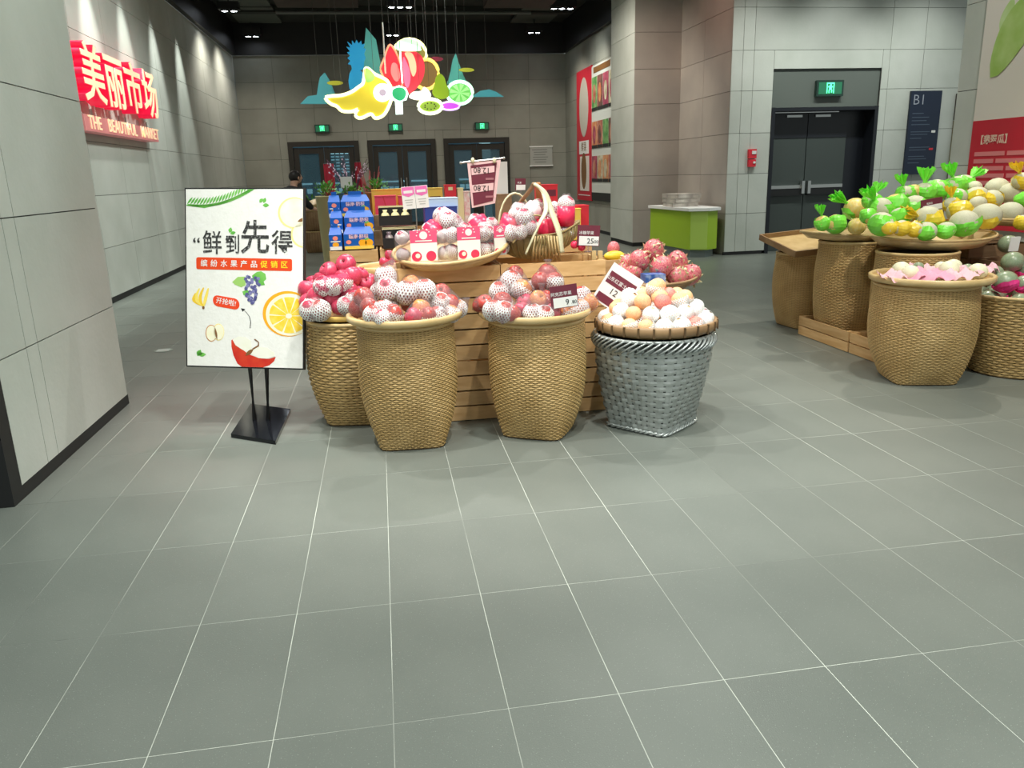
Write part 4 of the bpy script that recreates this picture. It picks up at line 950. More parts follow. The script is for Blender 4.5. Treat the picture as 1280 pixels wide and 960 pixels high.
# little blocks and red fruit on the right crate beside the 25.00 card
for i, (px, py, lb) in enumerate([(742, 316, 'small pale wooden block under the 25.00 card, left one'), (750, 316, 'small pale wooden block on the right crate, right one')]):
    tag(MB().box((0, 0, 0), (.025, .025, .05)).ob('wooden_block', M_BAMR, None, loc=tuple(at(px, py + 3, 4.36))), lb, 'block')
for i, (px, py, lb) in enumerate([(718, 306, 'tiny red wrapped fruit left of the 25.00 card stand'), (727, 309, 'tiny red wrapped fruit under the 25.00 card')]):
    f = A(px, py, 4.40, 5); tag(put('wrapped_fruit', ball_me(M_REDW, 'redball'), None, f[:3], None, f[3]), lb, 'fruit')

# ================================================================== ROUND TRAY WITH LABELLED APPLE PACKS
def apple_pack(label, c, u, W_, H_, D_, cols, rows, lab=True, half=False, seed=0, group='labelled apple packs on the round tray'):
    """upright clear pack of netted apples with a printed band; c is the foot centre"""
    t = thing('apple_pack', label, 'fruit pack', c, math.atan2(u[1], u[0]), group); r = min(W_ / cols, H_ / rows) / 2 * .98; pr = []
    for i in range(cols):
        for j in range(rows):
            p = Vector(((i - (cols - 1) / 2) * W_ / cols, 0, r + j * (H_ - 2 * r) / max(1, rows - 1)))
            put('apple', apple_me(M_APPLEP, 'apK'), t, p, rrot(), r * .96); put('foam_net', net_me(.86), t, p, (rnd.uniform(-.4, .4) + .3, rnd.uniform(-.4, .4), 0), r * .96); pr.append((p, r))
    hull(pr, 'film', M_FILM, t, None, seed, 1.12)
    if lab:
        bw = W_ * .48; dy = -r * 1.16
        F_ = lambda x, z, d=0: frame((x, dy - d, z), (1, 0, 0), (0, 0, 1))
        zs = [0.02 * H_, .33 * H_, .60 * H_, 1.0 * H_]
        L1 = MB().box((0, dy, (zs[2] + zs[3]) / 2), (bw, .003, zs[3] - zs[2])).ob('pink_label', M_PINKL, t)
        MB().box((0, dy, (zs[0] + zs[2]) / 2), (bw, .003, zs[2] - zs[0])).ob('white_label', M_WHITE, t)
        MB().prism(circ(0, 0, bw * .15, n=16), .001, 0, F_(0, .84 * H_, .002)).ob('sun_badge', M_WHITE, L1)
        ray = MB()
        for k in range(7):
            a = PI * (k) / 6; ray.box((bw * .25 * math.cos(a), dy - .0025, .84 * H_ + bw * .25 * math.sin(a)), (.006, .001, .006))
        ray.ob('badge_rays', M_WHITE, L1)
        MB().box((0, dy - .0025, .665 * H_), (bw * .62, .001, .035 * H_)).ob('white_print_line', M_WHITE, L1)
        for k, dx in enumerate((-.28, .26)): MB().prism(circ(0, 0, bw * .19, bw * .19, 14), .001, 0, F_(dx * bw, .17 * H_, .002)).ob('printed_apple', M_REDW, t)
        MB().prism(circ(0, 0, bw * .09, n=10), .001, 0, F_(-.24 * bw, .19 * H_, .0035)).ob('printed_slice', M_CREAM, t)
    return t
TR = thing('bamboo_tray', 'large pale round tray of labelled apple packs on the left crate column', 'tray', (.375, 4.47, .925), 0, None, (.16, -.08, 0))
MB().lathe([(0, .0), (.20, .0), (.275, .012), (.318, .052), (.325, .052), (.28, .0), (.20, -.01), (0, -.01)], 44).ob('dish', M_BAMR, TR, True)
MB().lathe([(.311, .047), (.325, .041), (.333, .052), (.325, .063), (.313, .059)], 44, close=True).ob('rim_hoop', M_BAMR, TR, True)
apple_pack('labelled apple pack at the left front of the round tray', (.215, 4.325, .925), (1, 0), .30, .165, .08, 4, 2, seed=31)
apple_pack('labelled apple pack at the middle front of the round tray', (.455, 4.315, .925), (1, .05), .26, .175, .08, 3, 2, seed=32)
apple_pack('labelled apple pack at the right front of the round tray', (.625, 4.40, .93), (1, .4), .16, .165, .08, 2, 2, seed=33)
def band_pack(label, p0, p1, r, n=3, col=M_REDW, name='apple_tube_pack', group=None, caps=True, bandf=(.18, .74), seed=0):
    """cylinder pack of netted apples from p0 to p1 with a coloured paper band"""
    p0, p1 = Vector(p0), Vector(p1); t = thing(name, label, 'fruit pack', p0, 0, group); d = p1 - p0; L = d.length
    q = d.to_track_quat('Z', 'Y').to_matrix().to_4x4(); pr = []
    for i in range(n):
        c = d * ((i + .5) / n); rr = min(r * .97, L / n / 2 * 1.2)
        put('apple', apple_me(M_APPLEP, 'apK'), t, c, rrot(), rr); put('foam_net', net_me(.86), t, c, (.4, .3 * i, 0), rr); pr.append((c, rr))
    MB().lathe([(r * 1.10, L * bandf[0]), (r * 1.12, L * (bandf[0] + bandf[1]) / 2), (r * 1.10, L * bandf[1])], 22, M=q).ob('paper_band', col, t, True)
    b = t.children[-1].data
    hull(pr, 'film', M_FILM, t, d * 1.07, seed, 1.08)
    return t
GB = 'red-banded apple packs in the boat basket and tray'
def bp(label, a, b, Y0, Y1, r, **k): return band_pack(label, at(a[0], a[1], Y0), at(b[0], b[1], Y1), r, group=GB, **k)
bp('red-banded pack leaning left behind the labelled packs', (530, 283), (556, 300), 4.50, 4.42, .056, n=3, seed=41)
bp('red-banded pack leaning right on the round tray', (590, 270), (612, 302), 4.55, 4.48, .058, n=3, seed=42)
bp('striped white and pink pack on top of the round tray', (545, 266), (575, 284), 4.50, 4.44, .050, n=2, col=mat('striped_label', (.88, .82, .80), .4, col2=(.85, .12, .2), nscale=30, stretch=(1, 1, .05), mix=.55), seed=43)
bagpx('netted apples on top of the round tray between the banded packs', GB, [(560, 276, 4.44, 11, 'k', 1), (580, 287, 4.42, 9, 'k', 1)], seed=44, name='apple_bag')
# ================================================================== BOAT BASKET
bb = thing('boat_basket', 'boat-shaped woven basket with a looped strip handle on the right crate', 'basket', (.855, 4.55, .892), .02)
n = 44
def boat_r(k, f, z, pinch=0):
    a = 2 * PI * k / n; c, s = math.cos(a), math.sin(a); ex = abs(c) ** 1.0
    return (.262 * f * (c if abs(c) < .9 else math.copysign(.9 + (abs(c) - .9) * 1.6, c)), .165 * f * s * (1 - .25 * ex), z + .06 * f * abs(c) ** 3)
prof = [(.55, 0), (.80, .02), (.95, .055), (1.02, .095), (1.03, .135)]
vs = [boat_r(k, f, z) for f, z in prof for k in range(n)]; vs += [boat_r(k, f * .97, z + .002) for f, z in prof[::-1] for k in range(n)]; L = 10
MB().add(vs, [(i * n + k, i * n + (k + 1) % n, (i + 1) * n + (k + 1) % n, (i + 1) * n + k) for i in range(L - 1) for k in range(n)] + [tuple(range(n))[::-1], tuple((L - 1) * n + k for k in range(n))]).ob('hull', M_BAMG, bb, True)
rb = MB()
for k in range(0, n):
    rb.tube([Vector(boat_r(k, f + .012, z)) for f, z in prof] , .0055, 4, flat=.7)
rb.ob('hull_ribs', M_BAMG, bb, True)['kind'] = 'stuff'
MB().tube([boat_r(k, 1.035, .137) for k in range(n)], .007, 6, True).ob('rim', M_BAMG, bb, True)
top = at(671, 229, 4.50) - Vector(bb.location)
def strap(pts, r, m, nm): 
    P = []
    for i in range(len(pts) - 1):
        for q in range(6):
            u = q / 6; p0 = pts[max(0, i - 1)]; p1 = pts[i]; p2 = pts[i + 1]; p3 = pts[min(len(pts) - 1, i + 2)]
            P.append(.5 * ((2 * p1) + (p2 - p0) * u + (2 * p0 - 5 * p1 + 4 * p2 - p3) * u * u + (3 * p1 - p0 - 3 * p2 + p3) * u ** 3))
    P.append(pts[-1]); MB().tube(P, r, 8, flat=.45).ob(nm, m, bb, True)
L_ = Vector(bb.location)
def q_(px, py, Y): return at(px, py, Y) - L_
strap([q_(702, 316, 4.345), q_(698, 290, 4.36), q_(688, 262, 4.42), q_(680, 240, 4.47), q_(668, 230, 4.50)], .022, M_RIBB, 'handle_strap')
strap([q_(656, 318, 4.345), q_(672, 282, 4.35), q_(682, 262, 4.40), q_(679, 242, 4.46), q_(670, 231, 4.50)], .014, M_RIBB, 'handle_strap')
strap([q_(668, 229, 4.51), q_(661, 240, 4.56), q_(648, 256, 4.63), q_(634, 272, 4.66), q_(626, 298, 4.66)], .018, M_BAMB, 'handle_strap')
strap([q_(672, 229, 4.51), q_(674, 244, 4.58), q_(676, 262, 4.64), q_(680, 296, 4.66)], .018, mat('handle_orange_brown', (.48, .17, .06), .5), 'handle_strap')
strap([q_(640, 304, 4.35), q_(652, 284, 4.36), q_(664, 270, 4.38), q_(676, 270, 4.40)], .010, M_BAMG, 'handle_loop')
bind = MB()
for k in range(9): 
    x = 671 + k * 3.4 - 3; bind.tube([q_(x, 294 + .3 * abs(k - 4), 4.335), q_(x + 1.5 * (k - 4) * .3, 312, 4.33), q_(x + (k - 4) * .8, 326, 4.37)], .007, 5, flat=.6)
bind.ob('gathered_strips', M_BAMR, bb, True)['kind'] = 'stuff'
bp('red-banded pack leaning left in the boat basket', (632, 298), (646, 262), 4.50, 4.46, .058, n=3, seed=51)
bp('low red-banded pack at the left of the boat basket', (622, 292), (636, 302), 4.45, 4.40, .048, n=2, bandf=(.1, .8), seed=52)
bp('white and pink labelled pack under the handle top', (652, 278), (676, 252), 4.50, 4.54, .048, n=3, col=mat('white_pink_label', (.90, .86, .85), .4, col2=(.90, .22, .35), nscale=9, mix=.6), seed=53)
bp('dark red pack behind the handle straps', (684, 300), (682, 272), 4.50, 4.50, .050, n=2, bandf=(.05, .95), seed=54)
bp('upright red-banded pack at the right end of the boat basket', (707, 298), (708, 246), 4.52, 4.52, .047, n=3, bandf=(.30, .78), seed=55)
bagpx('netted apples in the middle of the boat basket', GB, [(656, 272, 4.40, 11, 'k', 1), (640, 291, 4.38, 10, 'k', 1), (650, 290, 4.36, 9, 'k', 1), (664, 284, 4.38, 9, 'k', 1)], seed=56)
bagpx('netted apples behind the labelled pack under the handle', GB, [(648, 262, 4.56, 9, 'k', 1), (690, 262, 4.62, 10, 'k', 1), (693, 276, 4.58, 10, 'k', 1)], seed=57)
bagpx('netted apples between the round tray and the boat basket', GB, [(606, 286, 4.46, 9, 'k', 1), (614, 280, 4.5, 8, 'k', 1), (604, 298, 4.42, 9, 'k', 1)], seed=58)

# ================================================================== CARTONS ON THE REAR CRATES
def gift_box(label, c, w_, d_, h_, m, group, front=True, name='fruit_carton', rz=0):
    t = thing(name, label, 'carton', c, rz, group); gz = .045
    b = MB().box((0, 0, h_ / 2), (w_, d_, h_)); b.ob('carton_body', m, t)
    x = w_ / 2; y = d_ / 2
    MB().add([(-x, -y, h_), (x, -y, h_), (x, y, h_), (-x, y, h_), (-x * .8, 0, h_ + gz), (x * .8, 0, h_ + gz), (-x * .8, .006, h_ + gz), (x * .8, .006, h_ + gz)], [(0, 1, 5, 4), (2, 3, 6, 7), (1, 2, 7, 5), (3, 0, 4, 6), (4, 5, 7, 6)]).ob('gable_lid', m, t)
    MB().box((0, .003, h_ + gz + .012), (w_ * .45, .006, .026)).ob('handle_flap', m, t)
    return t, (lambda px_, z: frame((px_, -y - .0012, z), (1, 0, 0), (0, 0, 1)))
GQ = 'blue orange cartons stacked in three tiers'
for i in range(3):
    base = at(447 + (0, 3, -1)[i], (307, 287, 264)[i], (5.66, 5.80, 5.95)[i]); z = (.893, .999, 1.105)[i]
    nm = ('bottom', 'middle', 'top')[i]
    x0 = at((448, 450, 447)[i], 290, (5.66, 5.80, 5.95)[i]).x
    t, F_ = gift_box(nm + ' wide blue orange carton of the stack', (x0, (5.68, 5.82, 5.96)[i], z), .205, .13, .104, M_BLUE, GQ)
    MB().box((0, -.067, .012), (.20, .002, .022)).ob('yellow_strip', M_YELC, t)
    text('赣南·脐橙', .032, mat('pale_pink_print', (.95, .62, .66), .5), t, F_(0, .084), bold=.0004)
    MB().prism(circ(0, 0, .018, .014, 14), .001, 0, F_(-.07, .05)).ob('red_badge', M_CORAL, t)
    for dx in (.0, .045): MB().prism(circ(dx, 0, .028, .024, 16), .001, 0, F_(.025, .042)).ob('printed_orange', M_ORNG, t)
    MB().prism([(0, 0), (.03, .012), (.045, .004), (.02, -.004)], .001, 0, F_(.03, .064)).ob('printed_leaf', M_GPRN, t)
    x1 = at((419, 422, 421)[i], 290, (5.66, 5.80, 5.95)[i]).x
    t, F_ = gift_box(nm + ' narrow end-on blue carton at the left of the stack', (x1, (5.68, 5.82, 5.96)[i], z), .085, .15, .104, M_BLUE, GQ)
    MB().box((0, -.0765, .012), (.08, .002, .024)).ob('white_foot', M_WHITE, t)
    MB().prism(circ(0, 0, .018, .015, 14), .001, 0, F_(0, .080)).ob('red_badge', M_CORAL, t)
    MB().box((0, -.0765, .058), (.066, .001, .008)).ob('print_line', M_WHITE, t)
    MB().prism(circ(0, 0, .022, .017, 14), .001, 0, F_(0, .036)).ob('printed_orange', M_ORNG, t)
for i, (yy, z) in enumerate(((5.85, .892), (5.99, .892))):
    tag(MB().box((-.16, yy + .05, z + (.052, .105)[i]), (.34, .12, (.102, .208)[i])).ob('step_riser', M_WOODD), ('lower', 'upper')[i] + ' wooden step under the blue carton tiers', 'riser')
# black open cartons of gold pears
for i, (px, py, Y, lb) in enumerate(((500, 307, 5.64, 'lower open black carton with dark wrapped pears'), (495, 284, 5.84, 'upper open black carton with three gold wrapped pears'))):
    p = at(px, py, Y); z = (.892, 1.035)[i]; t = thing('open_carton', lb, 'carton', (p.x, Y, z))
    W_ = .235
    MB().box((0, 0, .006), (W_, .16, .008)).box((0, .076, .065), (W_, .006, .13)).ob('back_and_floor', M_BLACK, t)
    MB().box((0, -.078, .035), (W_, .006, .07)).ob('front_wall', M_BLACK, t)
    for s in (-1, 1): MB().box((s * (W_ / 2 - .003), 0, .062), (.006, .15, .12)).ob('side_wall', M_BLACK, t)
    MB().box((0, -.0, .128), (W_, .012, .005)).box((0, .076, .132), (W_, .008, .005)).ob('pale_edge', M_CREC, t)
    for k in range(3):
        f = thing('wrapped_pear', ('left', 'middle', 'right')[k] + (' dark wrapped pear in the lower black carton', ' gold wrapped pear in the upper black carton')[i], 'pear', (p.x - .072 + .072 * k, Y - .02, z + .062), 0, 'wrapped pears in the black cartons')
        MB().lathe([(0, 0), (.026, .008), (.034, .03), (.024, .052), (.012, .062), (.018, .078)], 12, (0, 0, -.03)).ob('wrap', M_CREC if i else mat('dark_wrap', (.10, .06, .08), .3, col2=(.5, .42, .36), nscale=20, mix=.6), f, True)
tag(MB().box((0, 0, .065), (.26, .14, .13)).ob('carton_support', M_WOODD, None, loc=(.12, 5.90, .892)), 'small wooden riser under the upper black carton', 'riser')
def plain_box(label, px0, py0, px1, py1, Y, d_, m, name='fruit_carton', extra=None, zb=None):
    a, b = at(px0, py0, Y), at(px1, py1, Y); z0 = b.z if zb is None else zb
    t = thing(name, label, 'carton', ((a.x + b.x) / 2, Y + d_ / 2, z0)); w_ = b.x - a.x; h_ = a.z - z0
    MB().box((0, 0, h_ / 2), (w_, d_, h_)).ob('carton_body', m, t)
    MB().box((0, 0, h_ + .003), (w_ + .006, d_ + .006, .006)).ob('lid', m, t)
    if extra: extra(t, w_, h_, -d_ / 2 - .001)
    return t
FR = lambda x, y, z: frame((x, y, z), (1, 0, 0), (0, 0, 1))
plain_box('pink-red carton behind the black pear cartons', 468, 246, 496, 266, 6.10, .18, M_PRED, zb=.995, extra=lambda t, w_, h_, y: (MB().add([(-.02, y, h_), (.02, y - .001, h_ * .3), (.025, y - .001, h_ * .3), (-.012, y, h_)], [(0, 1, 2, 3)]).ob('crease', M_REDC, t)))
plain_box('second pink-red carton beside the price poster', 498, 246, 512, 264, 6.12, .18, M_PRED, zb=.995)
plain_box('long yellow-topped carton behind the pink-red cartons', 464, 238, 506, 262, 6.34, .16, M_YELC, zb=.995)
plain_box('yellow carton right of the pink price poster', 534, 236, 554, 256, 6.20, .16, M_YELC, zb=.995, extra=lambda t, w_, h_, y: MB().box((0, y, h_ * .7), (w_ * .7, .002, h_ * .2)).ob('brown_print', M_BROWN, t))
plain_box('upright red carton with a white oval label', 556, 232, 571, 256, 6.14, .10, M_REDC, zb=.995, extra=lambda t, w_, h_, y: (MB().prism(circ(0, 0, w_ * .36, h_ * .09, 16), .001, 0, FR(0, y, h_ * .62)).ob('white_oval', M_WHITE, t), MB().box((0, y, h_ * .92), (w_ * .4, .002, h_ * .08)).ob('gold_mark', M_CREC, t)))
plain_box('upright cream carton beside the upright red one', 572, 236, 580, 260, 6.10, .10, M_CREC, zb=.995)
plain_box('red and white patterned carton left of the tall price sign', 580, 240, 588, 262, 6.06, .10, mat('patterned_red', (.8, .3, .3), .5, col2=(.9, .85, .8), nscale=30), zb=.995)
crate('crate under the pale blue carton', (.62, 5.80, .0), .10, .4, .885, 10, group=None)
plain_box('pale blue and white carton in front of the red ones', 536, 249, 573, 264, 5.72, .22, M_LBLU, zb=1.00, extra=lambda t, w_, h_, y: (MB().box((0, y, h_ * .55), (w_, .002, h_ * .16)).ob('white_stripe', M_WHITE, t)))
plain_box('dark blue carton with white print under the pale blue one', 531, 260, 572, 277, 5.68, .24, mat('deep_blue_carton', (.03, .06, .30), .4), zb=.892, extra=lambda t, w_, h_, y: MB().box((-w_ * .25, y, h_ * .5), (w_ * .3, .002, h_ * .3)).ob('white_print', M_LBLU, t))
plain_box('folded red gift box behind the basket handle', 675, 232, 697, 248, 5.80, .22, M_REDC, zb=.892, name='gift_box', extra=lambda t, w_, h_, y: MB().box((w_ * .15, y, h_ * .86), (w_ * .5, .002, h_ * .12)).ob('dark_slot', M_MARO, t))
plain_box('small red flat carton right of the upright pack', 716, 258, 736, 276, 5.70, .16, M_REDC, zb=.892)
plain_box('yellow and white carton between upright pack and red carton', 712, 262, 726, 280, 5.62, .10, M_YELC, zb=.892)
plain_box('yellow carton seen beside the tall price sign', 627, 230, 634, 246, 5.95, .14, M_YELC, zb=.892)
plain_box('brown carton under the yellow one by the small basket handle', 622, 244, 640, 256, 5.72, .14, M_WOODD, zb=.892)
# second basket handle + card behind
t = thing('handled_basket', 'small basket with a pale arched handle behind the boat basket', 'basket', (at(643, 258, 5.45).x, 5.42, .891))
MB().lathe([(.08, 0), (.11, .04), (.125, .10), (.118, .10), (.10, .03), (0, .012)], 24).ob('bowl', M_BAMG, t, True)
P = [(.12 * math.cos(a), 0, .10 + .25 * math.sin(a)) for a in [PI * k / 12 for k in range(13)]]
MB().tube(P, .014, 8, flat=.5).ob('handle', M_RIBB, t, True)
for k in range(5): MB().ball((.05 * math.cos(k * 1.26), .05 * math.sin(k * 1.26), .10), .038, 12, 8).ob('apple', M_APPLEP, t, True)
p, q, r = at(644, 223, 5.5), at(657, 223, 5.5), at(644, 238, 5.5)
price_card('small maroon and white price card far behind the handles', tuple(p + (q - p) / 2 + (r - p) / 2), q - p, p - r, (q - p).length, (p - r).length, '苹果', '', '', .24)
tag(MB().box((0, 0, 0), (.09, .01, .26)).ob('white_card', M_WHITE, None, loc=tuple(at(627, 225, 5.9))), 'plain white upright card behind the tall price sign', 'card')
# pink double price poster
p, q, r = at(501, 234, 5.50), at(534, 231, 5.50), at(504, 262, 5.50)
t = thing('price_poster', 'pink-headed white double price sheet above the pear cartons', 'price sign', tuple(p + (q - p) / 2 + (r - p) / 2)); M = frame((0, 0, 0), q - p, p - r); W_, H_ = (q - p).length, (p - r).length
for s in (-1, 1):
    c = s * W_ * .25; sh = MB().box((c, 0, 0), (W_ * .49, H_, .003), M=M).ob('sheet', M_WHITE, t)
    MB().prism([(c - W_ * .23, H_ * .48), (c - W_ * .23, H_ * .14), (c, H_ * .04), (c + W_ * .23, H_ * .14), (c + W_ * .23, H_ * .48)][::-1], .001, 0, M, .0016).ob('pink_header', mat('magenta_header', (.85, .18, .50), .5), sh)
    MB().box((c, H_ * .26, .003), (W_ * .34, H_ * .12, .001), M=M).ob('header_print', M_WHITE, sh)
    g_ = MB()
    for k in range(3): g_.box((c, -H_ * (.10 + .11 * k), .002), (W_ * (.32 - .05 * k), H_ * .045, .001), M=M)
    g_.ob('grey_print', mat('light_grey_print', (.5, .5, .48), .5), sh)
MB().tube([(0, .004, -H_ / 2), (0, .01, -.36)], .004, 6).ob('stem', M_STEEL, t)
# tall price sign, sheet hung upside down
t = thing('tall_price_sign', 'tall pink-edged maroon price sheet with upside-down 12.80, hung on a bar', 'price sign', (at(607, 262, 4.98).x, 4.98, .892))
def tp(px, py, Y=4.98): return at(px, py, Y) - Vector(t.location)
def sheet(nm, m, lt, rt_, lb, rb_, d, y=0):   # curved sheet through four corners (pixels turned to points)
    A0, B0_, C0, D0 = tp(*lt), tp(*rt_), tp(*lb), tp(*rb_); vs = []; N_ = 10
    for side in (0, 1):
        for i in range(N_ + 1):
            u = i / N_; a = A0.lerp(C0, u); b = B0_.lerp(D0, u)
            for k in range(5):
                v = k / 4; p_ = a.lerp(b, v); p_.y += -d + side * .0012; p_.z -= .012 * math.sin(PI * v) * 0
                vs.append(p_)
    n1 = (N_ + 1) * 5
    fs = [(i * 5 + k, i * 5 + k + 1, (i + 1) * 5 + k + 1, (i + 1) * 5 + k) for i in range(N_) for k in range(4)]
    fs += [tuple(x + n1 for x in f_)[::-1] for f_ in fs]
    return MB().add(vs, fs).ob(nm, m, t, True)
sheet('pink_sheet', mat('pale_pink_sheet', (.80, .52, .52), .5), (584, 203.5), (626, 199.5), (590, 260), (619, 254), 0)
sheet('maroon_panel', M_MARO, (588, 207), (621, 203), (592, 257), (616, 251), .002)
sheet('price_strip', mat('pale_pink_sheet', (.8, .5, .5), .5), (589, 210.5), (618, 207), (589.5, 219), (618, 215), .004)
sheet('price_strip', mat('pale_pink_sheet', (.8, .5, .5), .5), (589.5, 231.5), (617, 228.5), (590, 241), (616.5, 237.5), .004)
for y_ in (212.5, 234.8):
    c = tp(602, y_); text('12.80', .047, M_INK, t, frame((c.x, c.y - .0055, c.z), (-1, 0, .06), (0, -.0, -1)), 'upside_down_price', .0004)
    c = tp(612, y_ + 11); 
    MB().box((c.x, c.y - .003, c.z), (.05, .003, .012)).ob('faint_print', mat('faint_print_pink', (.40, .16, .18), .5), t)
MB().tube([tp(576, 203.5), tp(630, 197.5)], .005, 8).ball(tp(576, 203.5), .009, 8, 6).ball(tp(630, 197.5), .009, 8, 6).ob('hanging_bar', M_STEEL, t)
MB().tube([Vector((0, .05, 0)), tp(603, 201, 5.02)], .004, 6).ob('pole', M_STEEL, t)
for px in (591, 618): MB().ball(tp(px, 200.5, 4.97), (.012, .012, .018), 8, 6).ob('clip', M_RIBB, t)
MB().lathe([(.07, 0), (.06, .012), (0, .014)], 20, (0, .05, 0)).ob('foot', M_STEEL, t)
# ================================================================== POSTER STAND
t = thing('poster_stand', 'white fruit promotion board on a black two-pole floor stand', 'sign stand', (-.77, 4.54, 0))
o0 = Vector(t.location)
BLc, BRc, TLc = Vector((-1.1444, 4.565, .3706)), Vector((-.4883, 4.375, .3526)), Vector((-1.0666, 4.7418, 1.3401))
bw, bh = (BRc - BLc).length, (TLc - BLc).length
BM = frame(BLc - o0, BRc - BLc, TLc - BLc); BI = BM.inverted()
bn = (BRc - BLc).cross(TLc - BLc).normalized()
MB().box((bw / 2, bh / 2, -.012), (bw + .012, bh + .012, .022), M=BM).ob('backing_frame', M_BLACK, t)
board = MB().box((bw / 2, bh / 2, .0), (bw - .004, bh - .004, .004), M=BM).ob('printed_board', M_PAPER, t)
SX, SY = bw / 543, bh / 830
def bp_(x, y): return ((min(max(x, 44), 583) - 42) * SX, (885 - min(max(y, 57), 883)) * SY)
zl = [.0024]
def pr(nm, pts, m, parent=None, th=.0005, z=None):
    z = zl[0] if z is None else z
    P = [bp_(x, y) for x, y in pts]
    ar = sum(P[i][0] * P[(i + 1) % len(P)][1] - P[(i + 1) % len(P)][0] * P[i][1] for i in range(len(P)))
    if ar < 0: P = P[::-1]
    Q = [P[0]]
    for p in P[1:]:
        if (Vector(p) - Vector(Q[-1])).length > 1e-5: Q.append(p)
    return MB().prism(Q, th, 0, BM, z).ob(nm, m, parent or board)
def leafp(x, y, L, W, ang):
    ca, sa = math.cos(ang), math.sin(ang); pts = [(L * u, W * math.sin(PI * u)) for u in [i / 6 for i in range(7)]] + [(L * u, -W * math.sin(PI * u)) for u in [5 / 6, 4 / 6, 3 / 6, 2 / 6, 1 / 6]]
    return [(x + ca * a - sa * b, y + sa * a + ca * b) for a, b in pts]
def btext(s, x, y, px, m, bold=0, rot=0, sx=1, sy=1, z=.0035, parent=None, nm='lettering'):
    u, v = bp_(x, y); M = BM @ Matrix.Translation((u, v, z)) @ Matrix.Rotation(rot, 4, 'Z') @ Matrix.Diagonal((sx, sy, 1, 1))
    return text(s, px * SY, m, parent or board, M, nm, .0003, bold)
# rosemary
spr = pr('rosemary_stem', [(46, 128), (130, 138), (200, 122), (270, 92), (335, 62), (337, 66), (270, 97), (200, 128), (130, 144), (46, 133)], M_GPRN)
for i in range(20):
    u = i / 19; x = 50 + 280 * u; y = 130 + 10 * math.sin(u * 3) - 66 * u * u - 4
    pr('rosemary_leaf', leafp(x, y, 46, 5.0, -.25 - .5 * u + .5), M_GPRN, spr); pr('rosemary_leaf', leafp(x, y, 42, 4.6, -.9 - .4 * u), M_GPRN, spr)
for (x, y, L, W, a) in ((386, 118, 24, 8, -.9), (400, 130, 30, 9, .0), (404, 120, 26, 8, -1.2), (247, 258, 26, 9, -1.3), (250, 262, 26, 8, -.3), (92, 838, 34, 12, -1.1), (95, 832, 38, 10, -.1), (118, 826, 30, 9, 1.2 + 2)): pr('leaf_print', leafp(x, y, L, W, a), M_GPRN)
# apple half at top right, two lobes
for (x, y, rx, ry, a) in ((545, 165, 75, 72, 0), (588, 262, 60, 62, 0)):
    q = pr('apple_half_skin', circ(x, y, rx, ry, 30), mat('yellow_skin_print', (.93, .78, .30), .5)); pr('apple_half_flesh', circ(x + 3, y, rx - 6, ry - 6, 30), M_CREAM, q, z=.003)
pr('apple_core_print', leafp(560, 205, 40, 8, -.4), M_BROWN, z=.0036)
# headline
btext('“', 92, 318, 92, M_INKT, .001); btext('鲜', 166, 312, 112, M_INKT, .0012, 0, .88, 1.04); btext('”', 244, 318, 92, M_INKT, .001)
btext('到', 262, 318, 92, M_INKT, .0012, 0, .80, 1.05); btext('先', 365, 288, 164, M_INKT, .0022, 0, .90, 1); btext('得', 490, 308, 116, M_INKT, .0014, 0, .92, 1.0)
def rrect(x0, y0, x1, y1, r, dy=0):
    pts = []
    for cx, cy, a in ((x1 - r, y0 + r, -PI / 2), (x1 - r, y1 - r, 0), (x0 + r, y1 - r, PI / 2), (x0 + r, y0 + r, PI)): pts += circ(cx, cy, r, r, 5, a, a + PI / 2)
    return [(x, y + dy * (x - x0) / (x1 - x0)) for x, y in pts]
bn_ = pr('orange_banner', rrect(90, 372, 535, 428, 9, 4), M_ORED)
for i, ch in enumerate('缤纷水果产品促销区'): btext(ch, 127 + 46.5 * i, 402 + .4 * i, 35, M_WHITE if i < 6 else M_YEL, .0005, parent=bn_, z=.0035)
bb_ = pr('red_bubble', [(x, y + (x - 167) * .16) for x, y in rrect(167, 546, 291, 598, 24)], mat('red_bubble_print', (.85, .06, .01), .5))
btext('开抢啦!', 229, 581, 31, M_WHITE, .0003, -.16, parent=bb_, z=.0035)
ar = [(340, 700), (343, 670), (337, 645), (322, 625), (306, 612)]
pr('arrow_print', [(x - 1.5, y) for x, y in ar] + [(x + 2, y + 1) for x, y in ar[::-1]], M_INK); pr('arrow_head', [(298, 608), (318, 611), (306, 624)], M_INK)
# grapes
gr = pr('grape_leaf', [(350, 455), (372, 438), (392, 434), (412, 446), (416, 470), (404, 482), (410, 498), (388, 500), (370, 482), (356, 476)], M_GPRN)
pr('grape_leaf', [(258, 486), (284, 462), (318, 460), (320, 500), (300, 510), (270, 498)], mat('pale_leaf_print', (.35, .60, .15), .5)); pr('grape_leaf', [(305, 530), (325, 520), (345, 535), (330, 550), (310, 546)], M_GPRN)
for i in range(44):
    v = i / 44; y = 460 + v * 125; wd = 38 * (1 - v * .65) * (.6 + .6 * min(1, v * 5)); x = 352 - 6 * v + rnd.uniform(-wd, wd)
    pr('printed_grape', circ(x, y, 8, 8, 9), M_GRAPE if i % 3 else mat('grape_print_light', (.22, .22, .45), .4), gr, z=.003 + .00002 * i)
